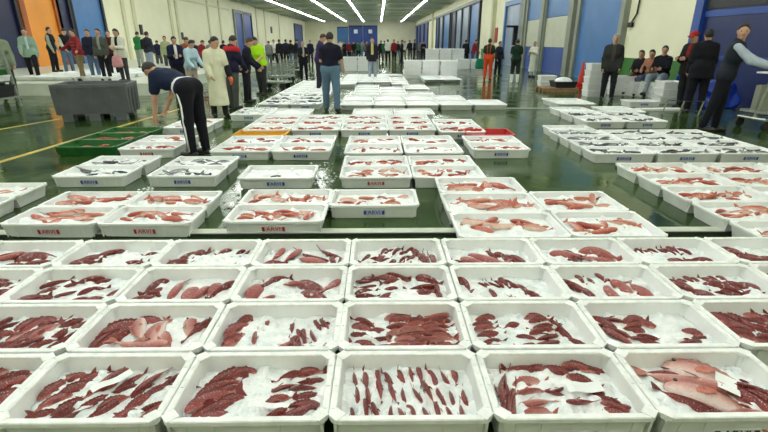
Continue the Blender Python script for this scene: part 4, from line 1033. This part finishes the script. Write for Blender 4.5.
# the crowd far up the hall: a few figures, then copies in other clothes
crowd_looks = [('stand', dict(top=DK, bottom=DK, hair='hair_dark')), ('lookdown', dict(top=NAVY, bottom=GREY, hair='hair_brown')), ('hands', dict(top=GREY, bottom=DK, hair='hair_dark', female=True, long=True)), ('walk', dict(top=DK, bottom=JEAN, hair='hair_dark'))]
tmpl = [build_person('person', (0, 0, 0), 0, 1.74, po, lk, .03) for po, lk in crowd_looks]
palette = [('black', DK), ('dark red', (.20, .015, .02)), ('white', (.6, .62, .56)), ('navy', NAVY), ('green', (.02, .10, .05)), ('grey', (.16, .17, .16)), ('pale blue', (.35, .45, .52)), ('brown', (.10, .05, .03))]
crowd = []
ci = 0
for px, py, ti, pi_, where in (
 (198, 74, 0, 3, 'left of the apron man'), (204, 76, 1, 1, 'left of the apron man'), (270, 68, 1, 5, 'right of the lime shirt'), (275.5, 66, 2, 2, 'right of the lime shirt'), (281, 67, 0, 0, 'behind the hand trucks'), (287, 65, 0, 3, 'behind the hand trucks'), (291.5, 66.5, 3, 0, 'behind the hand trucks'), (296, 68, 1, 0, 'behind the hand trucks'), (311, 64, 0, 3, 'left of the purple shirt'),
 (341, 60, 1, 2, 'before the far blue doors'), (345, 61, 2, 0, 'before the far blue doors'), (349.5, 60, 0, 1, 'before the far blue doors'), (354, 62, 1, 0, 'before the far blue doors'), (358.5, 60.5, 0, 4, 'before the far blue doors'), (362, 60, 3, 5, 'before the far blue doors'), (366, 59, 0, 7, 'before the far blue doors'),
 (381, 61, 0, 0, 'right of the yellow shirt'), (384.5, 62, 1, 4, 'right of the yellow shirt'), (388, 62.5, 2, 2, 'right of the yellow shirt'), (394, 62, 0, 1, 'right of the yellow shirt'), (397.5, 60, 3, 0, 'right of the yellow shirt'), (401.5, 64, 0, 0, 'at the end of the stacked wall'), (404, 59, 1, 2, 'at the end of the stacked wall'), (410, 61, 1, 0, 'at the end of the stacked wall'),
 (414, 60, 0, 3, 'before the distant blue doors to one side'), (419, 60, 1, 5, 'before the distant blue doors to one side'), (423, 61, 2, 0, 'before the distant blue doors to one side'), (464.5, 66.5, 0, 0, 'behind the stacked wall'), (472, 68, 1, 1, 'behind the stacked wall'),
 (161, 70, 1, 3, 'near the backpack'), (213, 70, 0, 5, 'behind the apron man'), (226, 70, 2, 0, 'behind the red shoulders')):
    p = at(px, py, 0)
    o = dup(tmpl[ti], p, (0, 0, R(rnd.choice((0, 20, -30, 150, 180, 200, 90)))), [rnd.uniform(.95, 1.03)] * 3)
    k = palette[pi_]
    for c in o.children:
        if c.name.startswith('jacket'):
            c.material_slots[0].link = 'OBJECT'; c.material_slots[0].material = cloth(k[1])
    crowd.append((px, o, k[0], where))
from collections import defaultdict
dd = defaultdict(list)
for px, o, k, w_ in crowd: dd[w_].append((px, o, k))
for w_, q in dd.items():
    q.sort(key=lambda a: a[0])
    for i, (px, o, k) in enumerate(q):
        tag(o, ('distant person in %s top, ' % k) + (('%s of those ' % ORD[i + 1]) if len(q) > 1 else '') + w_, 'person', 'far crowd of buyers')
for t in tmpl:
    for c in list(t.children): bpy.data.objects.remove(c)
    bpy.data.objects.remove(t)
# ------------------------------------------------------------------ other things on the floor
pf = at(134, 83.5, ZP)
struct(MB().span((XL, pf.y, 0), (at(164, 81, ZP).x, pf.y + 22, ZP)).build('floor_platform', M['plat']))
def pallet_box(loc, rz, w, d, h, lb):
    t = empty('pallet_box', loc, rz); tag(t, lb, 'bin')
    V, Fc = loft(w, d, [(.05, .14), (.0, h - .06), (-.02, h - .06), (-.02, h), (.03, h), (.07, .18)], .06); MB().add(V, Fc).build('tub', M['grey_plastic'], t)
    for s in (-1, 1):
        n = 4
        for i in range(n + 1):
            x = -w / 2 + .06 + (w - .12) * i / n; MB().add(*panel(x, s, d, h, .06)).build('rib', M['grey_plastic'], t)
        b = MB()
        for i in range(3): MB().box((0 + (i - 1) * w * .36, s * (d / 2 - .16), .07), (.2, .24, .14)).build('skid_foot', M['grey_plastic'], t)
    for s in (-1, 1):
        for y in (-.28, 0, .28): MB().box((s * (w / 2 - .015), y * d, h * .52), (.05, .09, h * .72)).build('rib', M['grey_plastic'], t)
    return t
def panel(x, s, d, h, w):
    y0, y1 = s * (d / 2 - .05), s * (d / 2 + .015)
    v = [(x - w, y0, .14), (x + w, y0, .14), (x + w, y1 + s * .005, h - .06), (x - w, y1 + s * .005, h - .06), (x - w, y0 - s * .05, .14), (x + w, y0 - s * .05, .14), (x + w, y1 - s * .05, h - .06), (x - w, y1 - s * .05, h - .06)]
    return v, [(0, 1, 2, 3), (7, 6, 5, 4), (0, 4, 5, 1), (1, 5, 6, 2), (2, 6, 7, 3), (3, 7, 4, 0)]
a, b = at(44, 124), at(124, 119.5)
pallet_box(((a.x + b.x) / 2 + .05, (a.y + b.y) / 2 + .55, 0), math.atan2(b.y - a.y, b.x - a.x) * .6, (b - a).length * .97, 1.0, .74, 'big dark grey ribbed plastic bin on the wet floor')
# steel rack at the edge
p = at(21, 106)
t = empty('steel_rack', (p.x, p.y, 0)); tag(t, 'dull steel rack with slanting post before the orange door', 'rack')
MB().tube([(0, 0, 0), (-.12, 0, 1.35)], .045, 8).build('post', M['dull_steel'], t); MB().tube([(-1.1, -.5, 0), (-1.2, -.5, 1.0)], .04, 8).build('post', M['dull_steel'], t)
MB().span((-1.5, -.75, .22), (.02, .05, .26)).build('shelf', M['dull_steel'], t); MB().span((-1.5, -.75, .60), (-.06, .05, .64)).build('shelf', M['dull_steel'], t)
MB().tube([(-.09, 0, 1.0), (-1.5, -.1, 1.0)], .03, 8).build('crossbar', M['dull_steel'], t)
k = dup(P_plain, (p.x - .36, p.y - .35, .64), (0, 0, .05)); tag(k, 'white crate lying on the upper shelf of the steel rack', 'crate')
k = dup(P_green, (p.x - .40, p.y - .36, .64 + MH + .004), (0, 0, -.04)); tag(k, 'green crate stacked on the steel rack', 'crate', None)
V, Fc = loft(.8, .6, [(.05, 0), (0, .26), (-.02, .26), (-.02, .29), (.02, .29), (.07, .02)], .05)
k = MB().add(V, Fc).build('tub', M['dark_plastic']); k.location = (p.x - .36, p.y - .36, .26); tag(k, 'dark plastic tub on the lower shelf of the steel rack', 'tub')
# hand trucks
def hand_cart(px, py, rz, lb):
    t = empty('hand_cart', at(px, py), rz); tag(t, lb, 'cart', 'grey carts in the aisle')
    MB().span((-.5, -.32, .22), (.5, .32, .27)).build('deck', M['dull_steel'], t)
    b = MB(); b.tube([(-.5, -.3, .25), (-.58, -.3, 1.0), (-.58, .3, 1.0), (-.5, .3, .25)], .022, 6); b.tube([(-.56, -.3, .65), (-.56, .3, .65)], .016, 6); b.build('push_handle', M['steel'], t)
    b = MB()
    for s in (-1, 1):
        for z in (.40, .52, .64, .72): b.tube([(-.48, s * .30, z), (.48, s * .30, z)], .012, 6)
        for x in (-.46, -.15, .15, .46): b.tube([(x, s * .30, .27), (x, s * .30, .72)], .012, 6)
    for z in (.40, .52, .64, .72): b.tube([(.47, -.3, z), (.47, .3, z)], .012, 6)
    b.build('side_rail', M['dull_steel'], t)
    for x in (-.36, .36):
        for y in (-.25, .25): MB().lathe([(.02, -.03), (.10, -.03), (.11, -.02), (.11, .02), (.10, .03), (.02, .03)], (x, y, .11), 14, 'Y').build('wheel', M['rubber'], t)
    return t
hand_cart(283, 82, .3, 'grey steel cart standing nearest the white crates'); hand_cart(276, 89, -.2, 'grey steel cart beside the lime shirt'); hand_cart(292, 75, .1, 'grey steel cart furthest up the aisle')
# held things
def bag(px_, label, col, loc, s=1.0):
    V, Fc = sdf([('c', (-.09, 0, .05), (.09, 0, .05), .06, .06), ('c', (-.08, 0, .16), (.08, 0, .16), .055, .055), ('c', (-.07, 0, .25), (.07, 0, .25), .035, .035)], .08, .015)
    o = mesh_obj('carrier_bag', raw_mesh('carrier_bag', V.tolist(), Fc.tolist(), True), cloth(col)); o.location = loc; o.scale = (s, s, s)
    h = MB(); h.tube([(-.06, 0, .28), (-.05, 0, .40), (.05, 0, .40), (.06, 0, .28)], .008, 6).build('handle', cloth(col), o)
    return tag(o, label, 'bag')
p = at(126, 81.5, ZP); bag(0, 'pink bag held before the white cardigan', (.62, .30, .32), (p.x - .02, p.y - .26, ZP + .46), 1.15)
p = at(479, 79); bag(0, 'green bag hanging beside the orange bib trousers', (.02, .22, .13), (p.x, p.y, .45), 1.5)
p = at(178.5, 82); o = MB().box((0, 0, 0), (.20, .004, .28)).build('paper_sheet', M['paper']); o.location = (p.x + .12, p.y - .42, 1.08); o.rotation_euler = (R(-40), 0, R(20)); tag(o, 'white paper sheet held by the navy suit man', 'paper')
# right side: crates to sit on, pallet with tray, cone, weighing trolley
stack(631, 96.4, 1, 1, 3, 'under the maroon trousers', w=.42, d=.4, zs=1)
stack(641, 97.2, 1, 1, 3, 'under the salmon jacket', w=.42, d=.4, zs=1)
stack(652, 98.2, 1, 1, 3, 'under the pale jeans sitter', w=.42, d=.4, zs=1)
stack(660, 104, 1, 1, 4, 'by the black jacket sitter', w=.56, d=.5)
p = at(639, 106); k = dup(P_blue, (p.x, p.y, 0), (0, 0, .02)); tag(k, 'empty white crate on the floor at the sitters feet', 'crate')
p = at(660, 110); o = MB().box((0, 0, .02), (1.1, .3, .04)).build('white_board', M['crate2'], None, False, .006); o.location = p; tag(o, 'flat white board lying before the sitters', 'board')
a, b = at(545, 92), at(583, 94)
t = empty('wood_pallet', ((a.x + b.x) / 2, a.y + .35, 0)); tag(t, 'brown wooden pallet by the roller doors', 'pallet')
w_ = (b - a).length
for y in (-.38, 0, .38): MB().span((-w_ / 2, y - .05, 0), (w_ / 2, y + .05, .10)).build('bearer', M['wood'], t)
b_ = MB()
for i in range(7): x = -w_ / 2 + (i + .5) * w_ / 7; b_.span((x - w_ / 17, -.43, .10), (x + w_ / 17, .43, .125))
b_.build('deck_board', M['wood'], t)
V, Fc = loft(w_ * .62, .7, [(.05, 0), (0, .18), (-.02, .18), (-.02, .2), (.02, .2), (.07, .02)], .05)
o = MB().add(V, Fc).build('tray', M['dark_plastic']); o.location = (t.location.x + .2, t.location.y, .125); tag(o, 'black tray heaped with ice on the wooden pallet', 'tray')
V, Fc = sdf([('e', (0, 0, .16), (w_ * .25, .26, .17), np.eye(3))], .1, .03, [((0, 0, .06), (0, 0, -1))]); o2 = mesh_obj('crushed_ice', raw_mesh('crushed_ice', V.tolist(), Fc.tolist(), True), M['ice']); o2.location = (t.location.x + .2, t.location.y, .125); tag(o2, 'heap of crushed ice in the black tray', 'ice', kind='stuff')
p = at(580, 88); t = empty('traffic_cone', p); tag(t, 'red cone standing beside the wooden pallet', 'cone')
MB().box((0, 0, .02), (.36, .36, .04)).build('base', M['red_paint'], t); MB().lathe([(.14, .04), (.12, .2), (.08, .5), (.03, .88), (.02, .9)], (0, 0, 0), 16).build('cone_body', M['red_paint'], t, True)
p = at(769, 128); t = empty('weighing_trolley', (p.x - .02, p.y, 0), R(8)); tag(t, 'steel weighing trolley on wheels under the vest man hand', 'trolley')
b_ = MB()
for x in (-.42, .42): b_.tube([(x, -.3, .20), (x, .3, .20)], .025, 6)
for y in (-.3, .3): b_.tube([(-.42, y, .20), (.42, y, .20)], .025, 6)
b_.build('frame', M['steel'], t); MB().span((-.42, -.3, .30), (.42, .3, .34)).build('platform', M['steel'], t)
MB().tube([(-.36, 0, .2), (-.30, 0, .6), (-.12, 0, 1.25)], .03, 8).build('column', M['steel'], t)
MB().box((-.10, -.02, 1.28), (.34, .22, .24)).build('display', M['dark_plastic'], t, False, .02); MB().box((-.22, 0, 1.02), (.42, .3, .03)).build('shelf', M['paper'], t, False, .008)
MB().box((-.15, .05, .55), (.5, .12, .5)).build('side_panel', M['column'], t, False, .01)
for x in (-.38, .38):
    for y in (-.28, .28): MB().lathe([(.02, -.025), (.08, -.025), (.095, -.015), (.095, .015), (.08, .025), (.02, .025)], (x, y, .095), 14, 'Y').build('wheel', M['rubber'], t)
p = at(688, 116); t = empty('low_barrier', (p.x, p.y, 0), R(-6)); tag(t, 'low barrier of thin pale posts at the feet of the man in black', 'barrier')
for dx, dy in ((-.42, .30), (-.18, .05), (.62, -.02), (.26, .1)):
    MB().tube([(dx, dy, 0), (dx + .06, dy, .32)], .015, 6).build('post', M['column'], t)
MB().tube([(-.36, .30, .31), (-.12, .05, .31), (.32, .1, .31), (.68, -.02, .31)], .012, 6).build('top_rail', M['dark_plastic'], t)
for i, (px, py, s) in enumerate(((706, 98, 1.0), (735, 110, .9))):
    p = at(px, py); V, Fc = sdf([('e', (rnd.uniform(-.38, .30), rnd.uniform(-.15, .15), rnd.uniform(.0, .42)), (rnd.uniform(.16, .3), rnd.uniform(.03, .06), rnd.uniform(.12, .25)), rot3(rnd.uniform(-.8, .8), rnd.uniform(-.7, .7), rnd.uniform(-1, 1))) for _ in range(26)], .02, .03, [((0, 0, 0), (0, 0, -1))])
    o = mesh_obj('plastic_sheet', raw_mesh('plastic_sheet', V.tolist(), Fc.tolist(), True), M['tarp']); o.location = (p.x - .1, p.y + .4, 0); o.scale = (s, s, s * 1.3)
    tag(o, ['crumpled blue plastic sheet behind the man in black', 'crumpled blue plastic sheet beneath the weighing trolley'][i], 'plastic sheet')
# wall fittings
def wall_thing(nm, X, px, z0, z1, w, m, lb, cat, d=.12):
    y = wall_y(px, X); s = 1 if X < 0 else -1
    o = MB().span((0, -w / 2, z0), (s * d, w / 2, z1)).build(nm, M[m], None, False, .02); o.location = (X, y, 0); return tag(o, lb, cat)
def extinguisher(X, px, z0, lb, s=1.0):
    y = wall_y(px, X); sg = 1 if X < 0 else -1
    t = empty('fire_extinguisher', (X + sg * .14, y, z0)); tag(t, lb, 'extinguisher')
    MB().lathe([(.09 * s, 0), (.10 * s, .03), (.10 * s, .55 * s), (.06 * s, .66 * s), (.03 * s, .68 * s)], (0, 0, 0), 16).build('cylinder', M['jamb'], t, True)
    MB().box((0, 0, .72 * s), (.05, .16 * s, .05)).build('handle', M['jamb'], t); MB().box((-sg * .10, 0, .4), (.06, .1, .1)).build('bracket', M['steel'], t)
wall_thing('notice_box', XL, 142.5, 2.05, 2.75, .35, 'jamb', 'small dark box on the cream wall above the green vest', 'box')
wall_thing('notice_box', XL, 182.5, 1.75, 2.35, .4, 'jamb', 'small dark box on the cream wall above the navy suit', 'box')
wall_thing('wall_fan', XL, 272, 2.9, 3.9, .9, 'jamb', 'dark fitting high on the cream wall above the lime shirt', 'box')
wall_thing('wall_notice', XL, 106, 1.7, 2.9, 1.0, 'pilaster', 'pale frame on the cream wall beside the light blue door', 'frame', .06)
wall_thing('red_sign', XR, 496, 1.5, 2.6, .8, 'red_print', 'dark red upright sign on the cream wall by the orange bib trousers', 'sign', .06)
y = wall_y(633, XR); t = empty('hanging_cable', (XR - .06, y, 2.2)); tag(t, 'dark cable hanging on the cream wall above the sitters', 'cable')
MB().tube([(0, .25, 0), (0, -.05, .3), (0, -.12, 1.5), (0, -.25, 4.0)], .035, 6).build('cable', M['jamb'], t, True); MB().box((0, .28, -.06), (.08, .30, .16)).build('plug', M['jamb'], t)
for px, z in ((539, 3.8), (561, 3.8)):
    y = wall_y(px, XR); dn[0] += 1
    o = MB().span((XR - .17, y - .3, z), (XR - .14, y + .3, z + .7)).build('door_sign', M['paper'] if px > 550 else M['red_print']); tag(o, 'small %s plate high on the %s roller door' % (('white', 'nearer') if px > 550 else ('red', 'further')), 'sign')
y = wall_y(519, XR); o = MB(); o.box((0, 0, 0), (.9, .5, .12)).box((.2, 0, -.6), (.3, .25, 1.1)); o = o.build('wall_bracket', M['jamb'], None, False, .02); o.location = (XR - .5, y, 2.5); tag(o, 'black bracket arm above the man with white boots', 'bracket')
# litter of ice on the floor
o = MB()
for cx, cy, n, sp_ in ((322, 178, 46, .13), (322, 168, 18, .1), (232, 205, 16, .08), (147, 190, 9, .04), (330, 210, 12, .06)):
    p = at(cx, cy)
    for _ in range(n):
        r = rnd.uniform(.006, .02); o.lathe([(r * .3, 0), (r, r * .35), (r * .8, r * .8), (r * .2, r)], (p.x + rnd.gauss(0, sp_), p.y + rnd.gauss(0, sp_ * 1.3), 0), 6)
o = o.build('ice_litter', M['ice'], None, True); tag(o, 'crumbs of ice spilt on the green floor between crates', 'ice', kind='stuff')
#PEOPLE_END
for p_ in PROTO:
    for ch in list(p_.children):
        for g in list(ch.children): bpy.data.objects.remove(g)
        bpy.data.objects.remove(ch)
    bpy.data.objects.remove(p_)
# ------------------------------------------------------------------ light of the world outside and colour management
w = bpy.data.worlds.new('world'); SC.world = w; w.use_nodes = True
w.node_tree.nodes['Background'].inputs[0].default_value = (.5, .55, .5, 1); w.node_tree.nodes['Background'].inputs[1].default_value = .3
SC.view_settings.view_transform = 'Standard'; SC.view_settings.look = 'None'; SC.view_settings.gamma = 1.0; SC.view_settings.use_curve_mapping = False
SC.view_settings.exposure = -0.18

for o_ in SC.objects:
    if 'label' in o_ and not 4 <= len(o_['label'].replace(',', ' ').split()) <= 16: print('LABEL', len(o_['label'].split()), o_['label'])
